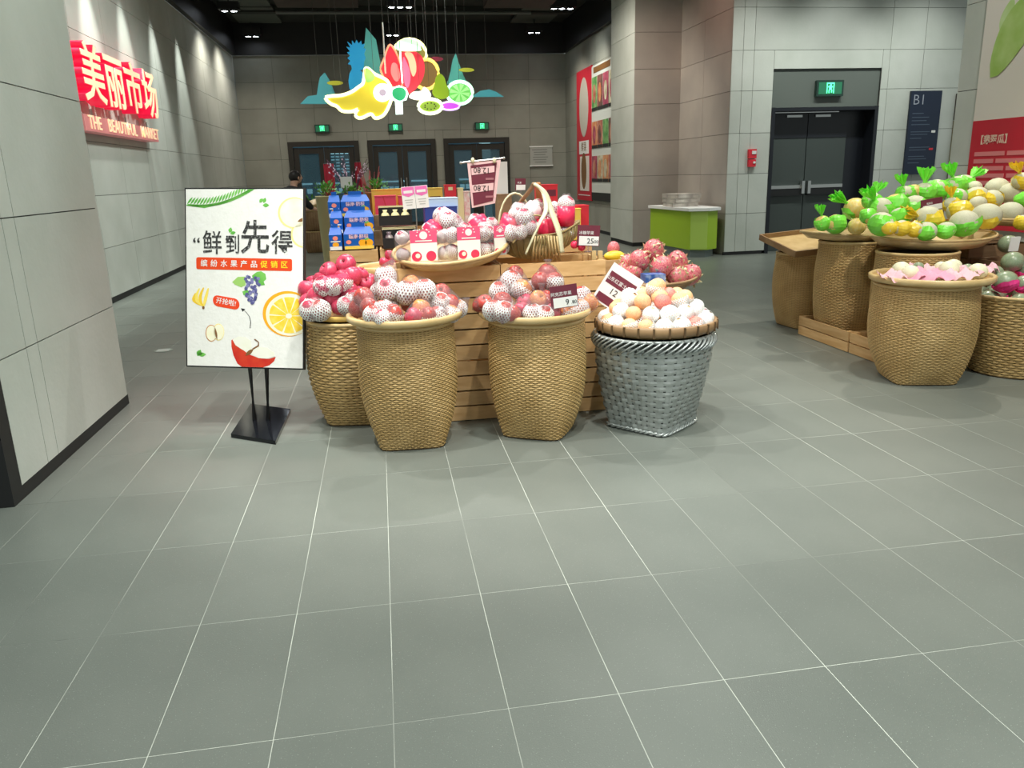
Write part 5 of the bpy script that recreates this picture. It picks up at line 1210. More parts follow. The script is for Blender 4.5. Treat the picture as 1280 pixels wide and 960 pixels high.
# bananas
for i, (xt, yt, bulge) in enumerate(((86, 540, 24), (104, 518, 22), (124, 514, 16), (146, 516, 2))):
    x0_, y0_ = 118 + 2 * i, 602; C1 = []; 
    for k in range(13):
        u = k / 12; C1.append((x0_ + (xt - x0_) * u - bulge * math.sin(PI * u) * 1.0, y0_ + (yt - y0_) * u + 6 * math.sin(PI * u)))
    wd_ = [7.5 * math.sin(PI * (k + 1.2) / 14.4) ** .7 for k in range(13)]
    pr('banana_print', [(x - w_, y) for (x, y), w_ in zip(C1, wd_)] + [(x + w_, y) for (x, y), w_ in list(zip(C1, wd_))[::-1]], mat('banana_print_%d' % (i % 2), ((.93, .62, .04), (.98, .76, .14))[i % 2], .5), z=.0024 + .0002 * i)
pr('banana_tip', circ(122, 608, 6, 8, 8), M_BROWN, z=.0034)
# orange slice
q = pr('orange_peel', circ(515, 630, 116, 106, 44), M_ORNG); pr('orange_pith', circ(522, 634, 108, 98, 44), M_CREAM, q, z=.0030); 
for k in range(10):
    a0 = 2 * PI * k / 10 + .05; pts = [(522, 640)] + [(522 + 92 * math.cos(a0 + .54 * j / 5), 636 + 84 * math.sin(a0 + .54 * j / 5)) for j in range(6)]
    if max(p[0] for p in pts) - 42 > 0 and min(p[0] for p in pts) < 575: pr('orange_segment', pts, M_ORNF, q, z=.0036)
pr('orange_centre', circ(520, 640, 15, 12, 10), M_CREAM, q, z=.0042)
# small apple halves
for x, y, a in ((158, 728, .4), (192, 722, .4)): q = pr('small_half_skin', circ(x, y, 27, 40, 20), mat('yellow_skin_print', (.93, .78, .3), .5) if x > 170 else mat('tan_skin_print', (.60, .28, .10), .5)); pr('small_half_flesh', circ(x + 1, y, 24, 36, 20), M_CREAM, q, z=.003)
pr('small_core', leafp(176, 700, 60, 5, 1.4), M_BROWN, z=.0036)
# red apple
q = pr('red_apple_body', [(252, 760), (262, 752), (290, 790), (330, 822), (380, 840), (430, 842), (459, 832), (452, 852), (430, 872), (400, 883), (300, 883), (280, 868), (262, 830), (253, 790)], M_RPRN)
pr('apple_half_flesh', [(258, 756), (285, 741), (320, 742), (345, 760), (348, 790), (334, 818), (300, 800), (272, 782)], M_APPW, q, z=.003)
pr('apple_half_flesh', [(340, 800), (372, 786), (420, 790), (452, 812), (456, 830), (420, 842), (380, 840), (345, 822)], M_APPW, q, z=.003)
pr('apple_core_print', leafp(318, 830, 50, 9, -.7), M_BROWN, q, z=.0036); pr('apple_stem_print', [(350, 796), (376, 780), (378, 766), (358, 752), (364, 750), (382, 764), (382, 784), (354, 802)], M_BROWN, q, z=.0036)
# poles and base
hb_ = (BRc - BLc).normalized(); up_ = (TLc - BLc).normalized()
base = [Vector((-.906, 4.324, 0)), Vector((-.643, 4.135, 0)), Vector((-.643, 4.769, 0)), Vector((-.892, 4.941, 0))]
for i, f in enumerate((Vector((-.815, 4.575, 0)), Vector((-.735, 4.552, 0)))):
    pb = BLc + hb_ * (bw * (.52, .665)[i]) - bn * .035
    tp_ = pb + up_ * bh * .8
    MB().tube([f + Vector((0, 0, .02)) - o0, pb - o0, tp_ - o0], .0135, 4).ob('pole', M_BLACK, t)
bc = sum(base, Vector()) / 4
MB().prism([tuple((p - o0).xy) for p in (base[0], base[1], Vector((-.628, 4.74, 0)), Vector((-.892, 4.93, 0)))], .022).ob('base_plate', M_GLOSSB, t)
# ================================================================== RIGHT-HAND DISPLAY
MR = (M_BAM, M_BAMS, M_BAMI, M_BAMR)
for i, (y, lb) in enumerate(((5.62, 'long low crate at the far end of the right display'), (5.01, 'shorter low crate behind the pink tissue basket'))):
    crate(lb, (3.64, y, 0), (.72, .46)[i], .52, .16, 2, PI / 2, 'low crates under the right baskets')
woven_basket('woven_basket', 'front right straw basket carrying the tray of pink tissue', (3.38, 4.47, 0), -.26, .625, .185, .315, .30, rings=56, stakes=76)
woven_basket('woven_basket', 'leftmost far straw basket of the right display, standing on the floor', (3.62, 6.34, 0), .1, .64, .17, .27, .25)
woven_basket('woven_basket', 'straw basket standing in the far low crate under green wrapped melons', (3.64, 5.70, .018), .1, .765, .17, .27, .25)
woven_basket('woven_basket', 'straw basket standing in the near low crate under the long tray', (3.70, 5.02, .018), .2, .74, .17, .275, .26)
woven_basket('woven_basket', 'round straight-sided straw basket of magenta-netted melons at the right edge', (4.10, 4.48, 0), 0, .53, .255, .37, .37, 'round', stakes=56, rings=30, amp=.005)
RT1 = tray('pale round tray of cream fruit in pink tissue', (3.40, 4.46, .634), .350, .042)
boat_tray('deep pale tray of green wrapped melons on the far crate basket', (3.62, 5.78, .795), .34, .33, .05, .1, m=M_BAMR)
boat_tray('long pale tray of yellow and green wrapped melons', (3.90, 5.14, .775), .45, .31, .065, .05, m=M_BAMR)
t = thing('wooden_tray', 'square wooden tray tilted on the leftmost far basket', 'tray', (3.62, 6.34, .70), .2, None, (.22, -.05, .15))
MB().box((0, 0, .01), (.62, .50, .012)).ob('board', M_BAMR, t)
for s in (-1, 1): MB().box((0, s * .25, .03), (.64, .014, .05)).ob('side_strip', M_BAMB, t); MB().box((s * .315, 0, .03), (.014, .50, .05)).ob('side_strip', M_BAMB, t)
# tiers under the melon pile
for j in range(5): crate(('bottom', 'second', 'third', 'fourth', 'top')[j] + ' crate of the stand behind the long melon tray', (4.40, 5.96, .178 * j), .95, .44, .177)
for j in range(4): crate(('bottom', 'second', 'third', 'top')[j] + ' brown crate of the dark stack behind the cream fruit', (4.55, 5.42, .19 * j), .56, .40, .188, 2, 0, 'brown crates behind the cream fruit', M_WOODD)
for k in range(3): tag(MB().box((4.40, 5.44, .772 + .022 * k), (.34, .36, .018)).ob('wooden_board', M_WOODD), ('bottom', 'middle', 'top')[k] + ' of three brown boards stacked under the pouch melons', 'board')
def melon(px, py, Y, rpx, skin, wrap, lb, tuft=0, sz=(1.12, 1, .95), grp='wrapped melons of the right display', cover=.74, rot=None):
    f = A(px, py, Y, rpx * (1.08 if wrap else 1)); r = f[3]; t = thing('melon', lb, 'melon', f[:3], 0, grp)
    m = {'y': M_MELONY, 'p': M_MELONP, 'g': M_MELONG, 'c': M_GUAVA}[skin]; ro = rot or (rnd.uniform(-.3, .3), rnd.uniform(-.3, .3), rnd.uniform(0, 6))
    put('flesh', ball_me(m, 'mel' + skin, 18, 12, sz), t, (0, 0, 0), ro, r)
    if wrap:
        wm = {'g': M_GWRAP, 'y': M_YWRAP, 'm': M_MNET}[wrap]; key = ('wrap', wrap, cover, sz)
        if key not in KIDS:
            mb = MB(); n = 22; rows = 7; rr = random.Random(len(KIDS)); vs = []
            for i in range(rows + 1):
                th = PI * cover * i / rows + .02
                for k in range(n):
                    a = 2 * PI * k / n; w_ = 1.06 + (.07 * math.sin(3 * a + i) + rr.uniform(-.03, .05)) * (i / rows)
                    tt = th + (.18 * math.sin(2 * a + 1) + rr.uniform(-.08, .08)) * (i == rows)
                    vs.append((w_ * sz[0] * math.sin(tt) * math.cos(a), w_ * sz[1] * math.sin(tt) * math.sin(a), -w_ * sz[2] * math.cos(tt)))
            mb.add(vs, [(i * n + k, i * n + (k + 1) % n, (i + 1) * n + (k + 1) % n, (i + 1) * n + k) for i in range(rows) for k in range(n)])
            KIDS[key] = mb.mesh(wm, False)
        put('wrapper', KIDS[key], t, (0, 0, 0), (rnd.uniform(-.35, .35), rnd.uniform(-.35, .35), rnd.uniform(0, 6)), r)
        for q in range(tuft):
            key = ('tuft', wrap)
            if key not in KIDS:
                mb = MB(); rr = random.Random(5); n = 20; vs = []
                for i, (R_, z) in enumerate(((.16, 0), (.14, .14), (.30, .42), (.48, .78), (.52, .95))):
                    for k in range(n):
                        a = 2 * PI * k / n; w_ = R_ * (1 + (.30 if i > 1 else .08) * (1 if k % 2 else -1) * min(1, i / 3)); vs.append((w_ * math.cos(a), w_ * .62 * math.sin(a), z + (rr.uniform(-.14, .12) if i > 2 else 0)))
                mb.add(vs, [(i * n + k, i * n + (k + 1) % n, (i + 1) * n + (k + 1) % n, (i + 1) * n + k) for i in range(4) for k in range(n)]); KIDS[key] = mb.mesh(wm, False)
            tl = TUFT.get(lb, (rnd.uniform(-.5, .5), rnd.uniform(-.3, .3)))
            d = Vector((math.sin(tl[0]), math.sin(tl[1]) * .8, math.cos(tl[0]))).normalized()
            e = d.to_track_quat('Z', 'Y').to_euler(); put('twisted_end', KIDS[key], t, d * r * .92, e, r * 1.45)
    return t
TUFT = {}
def mel(px, py, r, s, wr, lb, tuft=0, tl=None, Y=None, **k):
    if tl: TUFT[lb] = tl
    fr_ = 5.42 if px < 1085 else 4.95
    Yd = Y or (fr_ + max(0, 284 - py) * .021)
    melon(px, py, Yd, r, s, wr, lb, tuft, **k)
mel(1028, 279, 9, 'y', 'g', 'small green-wrapped yellow melon at the left end of the far tray', 1, (-.2, 0))
mel(1045, 280, 11.5, 'y', 'g', 'green-wrapped striped melon second from the left on the far tray')
mel(1071, 283, 11, 'y', None, 'bare yellow melon at the front rim of the far tray', cover=.5)
mel(1069, 261, 13, 'y', 'g', 'yellow melon topped with white in green wrap with an upright bow', 1, (-1.0, .1), cover=.45)
mel(1085, 270, 9, 'y', 'g', 'small yellow-green melon behind the bare yellow one')
mel(1102, 280, 14, 'p', 'g', 'large pale-topped green-wrapped melon at the join of the two trays')
mel(1101, 261, 13, 'p', 'g', 'green-wrapped melon above the pale-topped one', 1, (-.7, 0))
mel(1090, 251, 10, 'p', 'g', 'green bow melon standing before the dark door', 1, (.5, .2))
mel(1120, 257, 14, 'y', 'g', 'green-wrapped melon with a yellow crown in the middle of the heap')
mel(1112, 285, 8, 'p', 'y', 'small yellow-wrapped melon at the front of the long tray', Y=4.93)
mel(1127, 285, 9.5, 'p', 'y', 'pale melon with yellow wrap at the front of the long tray', 1, (1.4, 0), Y=4.92)
mel(1126, 271, 11, 'p', 'g', 'crumpled green-wrapped melon behind the yellow front ones')
mel(1131, 243, 10, 'p', 'g', 'green melon whose bow points up left of the small sign', 1, (-.3, 0))
mel(1142, 240, 9, 'y', 'g', 'yellow-topped green melon at the back left')
mel(1155, 241, 12, 'p', 'g', 'green melon with the tallest bow of the heap', 1, (0, 0))
mel(1170, 238, 13, 'p', 'g', 'bright green lumpy melon behind the small sign')
mel(1194, 233, 12, 'p', 'g', 'green melon under the spread bow on the red poster side', 1, (-.4, 0))
mel(1205, 230, 11, 'p', 'g', 'green melon with a bow against the red poster', 1, (.9, .1))
mel(1218, 235, 9, 'p', None, 'small bare pale green melon at the top right of the green ones')
mel(1197, 246, 10, 'p', 'g', 'green-wrapped melon right of the small sign')
mel(1142, 258, 13, 'p', 'g', 'green-wrapped melon left of the small sign', 0)
mel(1190, 256, 9, 'p', 'y', 'yellow bow melon in front of the small sign', 1, (-.2, 0))
mel(1200, 265, 13, 'p', 'y', 'pale melon in yellow wrap in the middle of the long tray')
mel(1161, 274, 15, 'p', 'y', 'big pale melon in yellow net lying under the small sign', 1, (-1.3, 0), rot=(0, .4, 0))
mel(1143, 287, 9, 'p', 'y', 'tiny yellow-wrapped melon at the front rim', 0, Y=4.90)
mel(1158, 289, 11, 'p', 'g', 'pale melon low at the front rim between green wraps', 0, Y=4.88)
mel(1182, 288, 10, 'p', 'g', 'flat green-wrapped melon at the front rim', 0, Y=4.90)
mel(1205, 279, 15.5, 'p', 'g', 'largest pale-domed green-wrapped melon at the right front', 0, Y=4.95, cover=.52)
mel(1220, 246, 12, 'p', 'y', 'yellow-wrapped melon at the upper right of the heap', 0)
mel(1240, 249, 11, 'p', 'y', 'yellow-wrapped melon right of the white pouch', 0)
mel(1222, 255, 10, 'p', None, 'white pouch melon between the yellow wraps', 0, sz=(1.35, .8, .55), rot=(0, -.2, 0))
mel(1233, 270, 15, 'p', 'y', 'pale-domed yellow-wrapped melon at the right front', 0, Y=5.10, cover=.5)
mel(1246, 236, 14, 'p', None, 'bare pale melon at the top right of the heap', 0)
mel(1265, 242, 14, 'p', None, 'second bare pale melon at the top right, by the frame edge', 0)
mel(1263, 266, 14, 'p', None, 'bare pale melon on the right tier tray', 0, Y=5.25)
mel(1278, 226, 10, 'p', 'y', 'yellow-wrapped melon with a bow at the top right edge', 1, (-.5, 0), Y=5.75)
mel(1279, 250, 9, 'p', 'g', 'green-wrapped melon at the right frame edge', 0, Y=5.5)
mel(1279, 278, 9, 'p', 'y', 'low yellow-wrapped melon at the right frame edge', 0, Y=5.05)
boat_tray('pale tier tray at the right edge under the bare melons', (4.78, 5.42, .885), .38, .28, .05, 0, m=M_BAMR)
p, q, r = at(1149, 252, 5.2), at(1176, 247, 5.2), at(1153, 264, 5.2)
price_card('small grey and white price card among the green melons', tuple(p + (q - p) / 2 + (r - p) / 2), q - p, p - r, (q - p).length, (p - r).length * 1.1, '哈密瓜', '', '', .0)
# cream fruit in pink tissue
GC = 'cream fruit in pink tissue on the front right tray'
for i, (px, py, r, Y, lb) in enumerate([(1126, 337, 11, 4.50, 'cream fruit at the left of the pink tissue tray'), (1138, 341, 10.5, 4.40, 'cream fruit second from the left on the tissue tray'), (1186, 337, 12, 4.42, 'cream fruit in the middle of the tissue tray'), (1192, 333, 10, 4.56, 'cream fruit behind the middle one'), (1222, 340, 12, 4.42, 'cream fruit at the right of the tissue tray'), (1176, 334, 8, 4.60, 'small cream fruit at the back of the tissue tray')]):
    melon(px, py, Y, r, 'c', None, lb, grp=GC, sz=(1, 1, .9))
for i, (px, py, r, Y, lb) in enumerate([(1148, 334, 7, 4.62, 'small dark green fruit at the back left of the tissue tray'), (1209, 337, 8, 4.55, 'dark green fruit behind the right cream fruit')]): melon(px, py, Y, r, 'g', None, lb, grp=GC, sz=(1, 1, .9))
TISL = ('leftmost pale', 'front left pale', 'front left deep', 'front middle deep', 'front right pale', 'right front pale', 'rightmost pale', 'back middle', 'pale back left', 'right inner', 'deep middle')
for i, (px, py, wx, Y) in enumerate([(1112, 347, 18, 4.36), (1124, 352, 16, 4.28), (1150, 349, 20, 4.28), (1170, 353, 22, 4.22), (1200, 352, 22, 4.24), (1226, 350, 18, 4.34), (1236, 346, 14, 4.44), (1160, 338, 18, 4.50), (1140, 330, 10, 4.60), (1206, 344, 12, 4.42), (1158, 345, 22, 4.38)]):
    mb = MB(); rr = random.Random(i + 60); n = 9; wd = wx * 4.7 / FPX; vs = []
    for a in range(n):
        for b in range(n):
            u, v = a / (n - 1) - .5, b / (n - 1) - .5; vs.append((u * wd * 1.7, v * wd * 1.0, .016 * rr.random() + .02 * math.sin(9 * u + i) + .05 * (.5 - u * u - v * v) + .012 * (v > .3)))
    mb.add(vs, [(a * n + b, (a + 1) * n + b, (a + 1) * n + b + 1, a * n + b + 1) for a in range(n - 1) for b in range(n - 1)])
    tag(mb.ob('tissue_sheet', mat('pink_tissue_deep', (.85, .38, .52), .8, trans=.1) if i in (2, 10, 3) else M_PTISS, None, True, loc=(at(px, py, Y + .07).x, Y + .07, max(.668, at(px, py, Y + .07).z - .045)), rot=(.15, 0, rnd.uniform(-.4, .4))), TISL[i] + ' pink tissue sheet on the front right tray', 'tissue paper', 'pink tissue on the front right tray')
# magenta netted melons in the right basket
GM = 'grey-green melons in the right edge basket'
for px, py, r, Y, wr, lb in [(1257, 352, 13.5, 4.42, 'm', 'grey-green melon in a magenta net at the front left of the round basket'), (1266, 327, 13.5, 4.62, None, 'shiny grey-green melon on top, right of the white label'), (1243, 342, 11, 4.56, None, 'grey-green melon half behind the pink tissue'), (1280, 355, 11, 4.40, 'm', 'magenta-netted melon cut by the right frame edge'), (1260, 305, 12, 4.95, None, 'grey-green melon carrying a white label'), (1281, 338, 10, 4.62, 'm', 'magenta-netted melon behind the frame-edge one')]:
    melon(px, py, Y, r, 'g', wr, lb, grp=GM, sz=(1.05, 1, .92), cover=.5)
LQ = ('front', 'front right', 'right', 'back right', 'back', 'back left', 'left', 'front left')
for k in range(8):
    a = -PI / 2 + k * PI / 4; t = thing('melon', 'low grey-green melon in magenta net at the %s inside the round basket' % LQ[k], 'melon', (4.10 + .245 * math.cos(a), 4.48 + .245 * math.sin(a), .475), 0, GM)
    put('flesh', ball_me(M_MELONG, 'melg', 18, 12, (1.05, 1, .92)), t, (0, 0, 0), (.2 * k, .3, k), .078); put('wrapper', KIDS[('wrap', 'm', .5, (1.05, 1, .92))], t, (0, 0, 0), (0, .2, k), .078)
t = thing('basket_liner', 'magenta cloth liner filling the round straight-sided basket', 'liner', (4.10, 4.48, .30)); MB().lathe([(0, .09), (.20, .10), (.33, .13), (.335, .10), (.2, .06), (0, .05)], 32).ob('cloth', M_MNET, t, True)
tag(MB().box((0, 0, 0), (.07, .006, .10)).ob('melon_label', M_WHITE, None, loc=tuple(at(1268, 305, 4.86)), rot=(.1, 0, -.1)), 'white paper label on the rear grey-green melon', 'label')
crate('brown crate with orange-brown edge behind the round basket', (4.62, 4.98, .0), .78, .34, .34, 3, 0, None, M_WOODD)
crate('upper brown crate under the labelled melon', (4.62, 4.98, .342), .78, .34, .34, 3, 0, None, M_WOODD)
# ================================================================== FAR LEFT: BASKETS, PLANTS, CLOTHS
woven_basket('woven_basket', 'lower of two brown baskets stacked far left behind the board', (-1.28, 15.9, 0), 0, .40, .17, .25, .24, rings=24, stakes=30, mats=(M_BAMB, M_BAMB, M_BAMI, M_BAMR), group='stacked far baskets')
woven_basket('woven_basket', 'upper of two brown baskets stacked far left behind the board', (-1.28, 15.9, .412), 0, .38, .17, .25, .22, rings=24, stakes=30, mats=(M_BAMB, M_BAMB, M_BAMI, M_BAMR), group='stacked far baskets')
t = thing('woven_lid_tray', 'pale flat tray leaning on top of the stacked far baskets', 'tray', (-1.26, 15.9, .90), 0, None, (.15, -.28, 0)); MB().lathe([(0, 0), (.28, .0), (.31, .05), (.32, .05), (.29, -.012), (0, -.012)], 24).ob('dish', M_BAMR, t, True); 
def plant(label, c, h, r, pot_r, pot_h, potm, leaves=70, seed=1, name='potted_plant', flare=1.0):
    t = thing(name, label, 'potted plant', c); rr = random.Random(seed)
    MB().lathe([(pot_r * .45, 0), (pot_r * .5, .01), (pot_r * flare, pot_h), (pot_r * flare * 1.05, pot_h), (pot_r * .9 * flare, pot_h - .02), (0, pot_h - .03)], 20).ob('pot', potm, t, True)
    mb = MB()
    for i in range(leaves):
        a = rr.uniform(0, 6.28); e = rr.uniform(.1, 1.3); d = Vector((math.cos(a) * math.cos(e), math.sin(a) * math.cos(e), math.sin(e))); b = d * r * rr.uniform(.25, .95) + Vector((0, 0, pot_h)); s_ = d.cross(Vector((0, 0, 1))).normalized(); L = r * .32
        mb.add([b, b + d * L * .5 + s_ * L * .28, b + d * L, b + d * L * .5 - s_ * L * .28 + Vector((0, 0, .01))], [(0, 1, 2, 3)])
    mb.ob('foliage', M_LEAF, t)['kind'] = 'stuff'
    st = MB()
    for i in range(7): a = i * .9; st.tube([(0, 0, pot_h - .02), (r * .4 * math.cos(a), r * .4 * math.sin(a), pot_h + r * .5)], .004, 4)
    st.ob('stems', M_STEM, t)
plant('leafy plant in a tall flared cream planter behind the blue cartons', (at(409, 250, 7.4).x, 7.4, 0), .2, .13, .10, at(404, 245, 7.4).z, M_CREC, 90, 3, flare=1.0)
plant('leafy plant on the floor stand left of the cream planter', (at(386, 262, 17).x, 17.0, 0), .2, .34, .20, at(388, 266, 17).z, M_TERR, 80, 4)
plant('leafy plant behind the pink-red cartons', (at(470, 236, 6.75).x, 6.75, 0), .2, .11, .09, at(474, 240, 6.75).z, M_TERR, 90, 5)
plant('leafy plant right behind the top blue carton', (at(440, 240, 6.9).x, 6.9, 0), .2, .09, .07, at(440, 243, 6.9).z, M_TERR, 90, 6)
for i, (x0, x1, ty, Y, lb) in enumerate(((404, 417, 205, 12.0, 'tall dark red cloth standing banner left of the white notice card'), (443, 451, 203, 12.0, 'narrow dark red cloth standing banner right of the white notice card'))):
    a, b = at(x0, ty, Y), at(x1, ty, Y); t = thing('red_banner', lb, 'banner', ((a.x + b.x) / 2, Y, 0)); w_ = b.x - a.x; mb = MB(); vs = []
    for k in range(9):
        for j in range(2): vs.append(((k / 8 - .5) * w_, .02 * math.sin(k * 1.6), .25 + j * (a.z - .25)))
    mb.add(vs, [(k * 2, k * 2 + 2, k * 2 + 3, k * 2 + 1) for k in range(8)]); mb.ob('cloth', M_CLOTHR, t, True)
    MB().tube([(0, .03, 0), (0, .03, a.z + .03)], .012, 6).tube([(-w_ / 2, .02, a.z), (w_ / 2, .02, a.z)], .01, 6).ob('pole', M_BLACK, t); MB().lathe([(.16, 0), (.15, .02), (0, .025)], 16).ob('foot', M_BLACK, t)
t = thing('red_twigs', 'vase of pinkish red decorative twigs by the middle glazed door', 'twigs', (at(462, 225, 11.0).x, 11.0, 0)); tw = MB(); rr = random.Random(3)
for i in range(12):
    a = rr.uniform(0, 6.28); tw.tube([(0, 0, .9), (.07 * math.cos(a), .07 * math.sin(a), 1.2), (.14 * math.cos(a), .14 * math.sin(a), rr.uniform(1.35, 1.55))], [.008, .007, .004], 4)
tw.ob('twigs', mat('red_twig', (.55, .12, .12), .6), t)['kind'] = 'stuff'; MB().lathe([(.10, 0), (.13, .3), (.07, .9), (.09, 1.0), (.0, .96)], 16).ob('vase', M_TERR, t, True)
t = thing('notice_card', 'small white notice card on a thin stand behind the blue cartons', 'card', (at(433, 228, 9.0).x, 9.0, 0)); z = at(433, 228, 9).z
MB().box((0, 0, z), (.125, .006, .12)).ob('card', M_WHITE, t); MB().tube([(0, .01, 0), (0, .01, z)], .006, 6).lathe([(.1, 0), (.09, .015), (0, .02)], 14).ob('stand', M_STEEL, t)
t = thing('sparkling_branches', 'dark branches with tiny white blossoms behind the notice card', 'branches', (at(436, 215, 9.6).x, 9.6, 0)); tw = MB(); bl = MB(); z0 = at(436, 236, 9.6).z; rr = random.Random(9)
for i in range(16):
    a = rr.uniform(0, 6.28); e = Vector((rr.uniform(-.26, .26), rr.uniform(-.15, .15), z0 + rr.uniform(.15, .38))); tw.tube([(0, 0, z0 - .25), (e.x * .5, e.y * .5, (z0 + e.z) / 2), e], [.006, .005, .003], 4)
    for k in range(5): u = rr.uniform(.4, 1); bl.ball((e.x * u, e.y * u, z0 * (1 - u) + e.z * u), .009, 5, 4)
tw.ob('twigs', mat('plum_twig', (.12, .03, .08), .6), t)['kind'] = 'stuff'; bl.ob('blossoms', mat('pale_blossom', (.8, .6, .75), .6), t)['kind'] = 'stuff'; MB().lathe([(.12, 0), (.14, .4), (.07, z0 - .3), (.08, z0 - .2), (0, z0 - .22)], 14).ob('vase', M_TERR, t, True)
# ================================================================== HANGING FRUIT SIGN
M_WIREK = mat('dark_wire', (.08, .08, .075), .5)
def hang(name, label, pts, Y, m, depth=.06, rim=None, rimr=.028, group=None, smooth_k=4, extra=None, wires=1, ztop=4.9):
    P3 = [at(x, y, Y) for x, y in pts]; c = sum(P3, Vector()) / len(P3); t = thing(name, label, 'hanging light' if rim or m.name.startswith('lit') else 'hanging shape', (c.x, Y, c.z), 0, group)
    P = [((p - c).x, (p - c).z) for p in P3]; S = [tuple(v) for v in smooth_closed(P, smooth_k)] if smooth_k > 1 else P
    ar = sum(S[i][0] * S[(i + 1) % len(S)][1] - S[(i + 1) % len(S)][0] * S[i][1] for i in range(len(S)))
    if ar < 0: S = S[::-1]
    Fm = frame((0, depth / 2, 0), (1, 0, 0), (0, 0, 1)); MB().prism(S, depth, 0, Fm).ob('face', m, t)
    if rim: MB().tube([(a, -depth / 2, b) for a, b in S], rimr, 6, True).ob('neon_rim', rim, t, True)
    xs = [s[0] for s in S]
    for i in range(wires):
        x = (min(xs) + max(xs)) / 2 if wires == 1 else min(xs) + (max(xs) - min(xs)) * (.25 + .5 * i); zt_ = max([s[1] for s in S if abs(s[0] - x) < .3] + [0])
        MB().tube([(x, 0, zt_ - .05), (x, 0, ztop - c.z)], .0028, 4).ob('wire', M_WIREK, t)
    if extra: extra(t, c)
    return t
def inner(t, c, nm, pts, m, Y, off=.045, k=4, th=.012):
    P = [((at(x, y, Y) - c).x, (at(x, y, Y) - c).z) for x, y in pts]; S = [tuple(v) for v in smooth_closed(P, k)] if k > 1 else P
    ar = sum(S[i][0] * S[(i + 1) % len(S)][1] - S[(i + 1) % len(S)][0] * S[i][1] for i in range(len(S)))
    if ar < 0: S = S[::-1]
    return MB().prism(S, th, 0, frame((0, -off, 0), (1, 0, 0), (0, 0, 1))).ob(nm, m, t)
def s7(l): return [(380 + x / 8, 40 + y / 8) for x, y in l]
def s8(l): return [(480 + x / 8, 40 + y / 8) for x, y in l]
def s2(l): return [(340 + x / 4, 20 + y / 4) for x, y in l]
TEAL = mat('teal_acrylic', (.10, .42, .38), .4, emit=.25); TEALB = mat('teal_blue_acrylic', (.08, .36, .42), .4, emit=.25)
WN = neon('white_rim', (.90, 1, .62), 1.5); WY = neon('yellow_rim', (1, .98, .45), 1.56); WG = neon('green_rim', (.55, 1, .70), 1.4)
hang('hanging_banana', 'lit yellow banana bunch with a bright rim, left of the hanging sign', s7([(215, 665), (260, 645), (380, 635), (480, 600), (550, 550), (590, 520), (605, 440), (615, 370), (650, 375), (700, 420), (760, 450), (830, 490), (870, 570), (870, 680), (820, 800), (770, 850), (710, 862), (680, 825), (640, 830), (600, 852), (550, 862), (515, 835), (525, 795), (540, 775), (470, 798), (380, 790), (330, 745), (270, 720)]), 12.9,
     neon('banana_yellow', (.86, .72, .06), 0.34), rim=WY, smooth_k=3, wires=2, extra=lambda t, c: (inner(t, c, 'green_tip', s7([(600, 385), (640, 370), (700, 430), (700, 480), (640, 510), (610, 470)]), neon('tip_green', (.25, .65, .12), 0.34), 12.9), inner(t, c, 'white_fruit_disc', s7(circ(785, 610, 92, 92, 14)), neon('disc_white', (.95, .92, 1), 1.08), 12.9, .055), inner(t, c, 'disc_core', s7(circ(785, 610, 35, 35, 8)), neon('disc_core', (.62, .55, .75), 0.34), 12.9, .07)))
cr = []
for i in range(11):
    a = i / 10; cr += [(600 - 0 if 0 else 430 + 0, 0)] if 0 else []
crown = [(480, 370), (470, 330), (440, 320), (465, 290), (436, 262), (462, 240), (432, 205), (462, 196), (426, 150), (466, 160), (432, 96), (482, 135), (480, 85), (510, 120), (525, 80), (548, 118), (572, 88), (580, 130), (606, 118), (596, 165), (618, 170), (602, 220), (616, 260), (600, 300), (600, 370), (560, 385)]
hang('hanging_pineapple', 'blue hanging pineapple with a spiky crown behind the banana', s7(crown + [(605, 420), (600, 520), (560, 590), (500, 610), (455, 570), (445, 490), (455, 420)]), 13.3, neon('pineapple_blue', (.02, .30, .62), 0.32), smooth_k=1)
hang('hanging_peak', 'tallest teal mountain shape standing left of the red fruit', s2([(470, 60), (520, 120), (535, 200), (550, 270), (545, 300), (525, 305), (470, 275), (456, 230), (462, 150)]), 13.5, TEAL, smooth_k=1)
hang('hanging_peak', 'teal mountain with low cloud at the far left of the hanging sign', s2([(142, 440), (180, 402), (225, 395), (232, 345), (240, 308), (264, 284), (290, 325), (320, 400), (345, 440)]), 13.6, TEALB, smooth_k=1)
hang('hanging_peak', 'teal mountain shape above the lime slice', s8([(715, 215), (750, 320), (790, 430), (835, 520), (630, 520), (665, 400), (685, 280)]), 13.6, TEAL, smooth_k=1)
hang('hanging_cloud', 'flat teal cloud at the far right of the hanging sign', s8([(870, 650), (960, 590), (1050, 575), (1120, 600), (1195, 648)]), 13.6, TEALB, smooth_k=1)
for nm, lb, l, m in (('left', 'small yellow hanging disc beside the far left teal mountain', s2(circ(315, 335, 40, 11, 14)), mat('olive_yellow', (.45, .45, .04), .5, emit=.3)), ('right', 'small yellow hanging disc beside the right teal mountain', s8(circ(825, 380, 76, 20, 14)), mat('olive_yellow', (.45, .45, .04), .5, emit=.3)), ('red', 'small dark red hanging disc right of the red fruit top', s8(circ(520, 272, 70, 24, 14)), mat('dark_red_acrylic', (.25, .02, .05), .5, emit=.2))):
    hang('hanging_disc', lb, l, 13.5, m, .03)
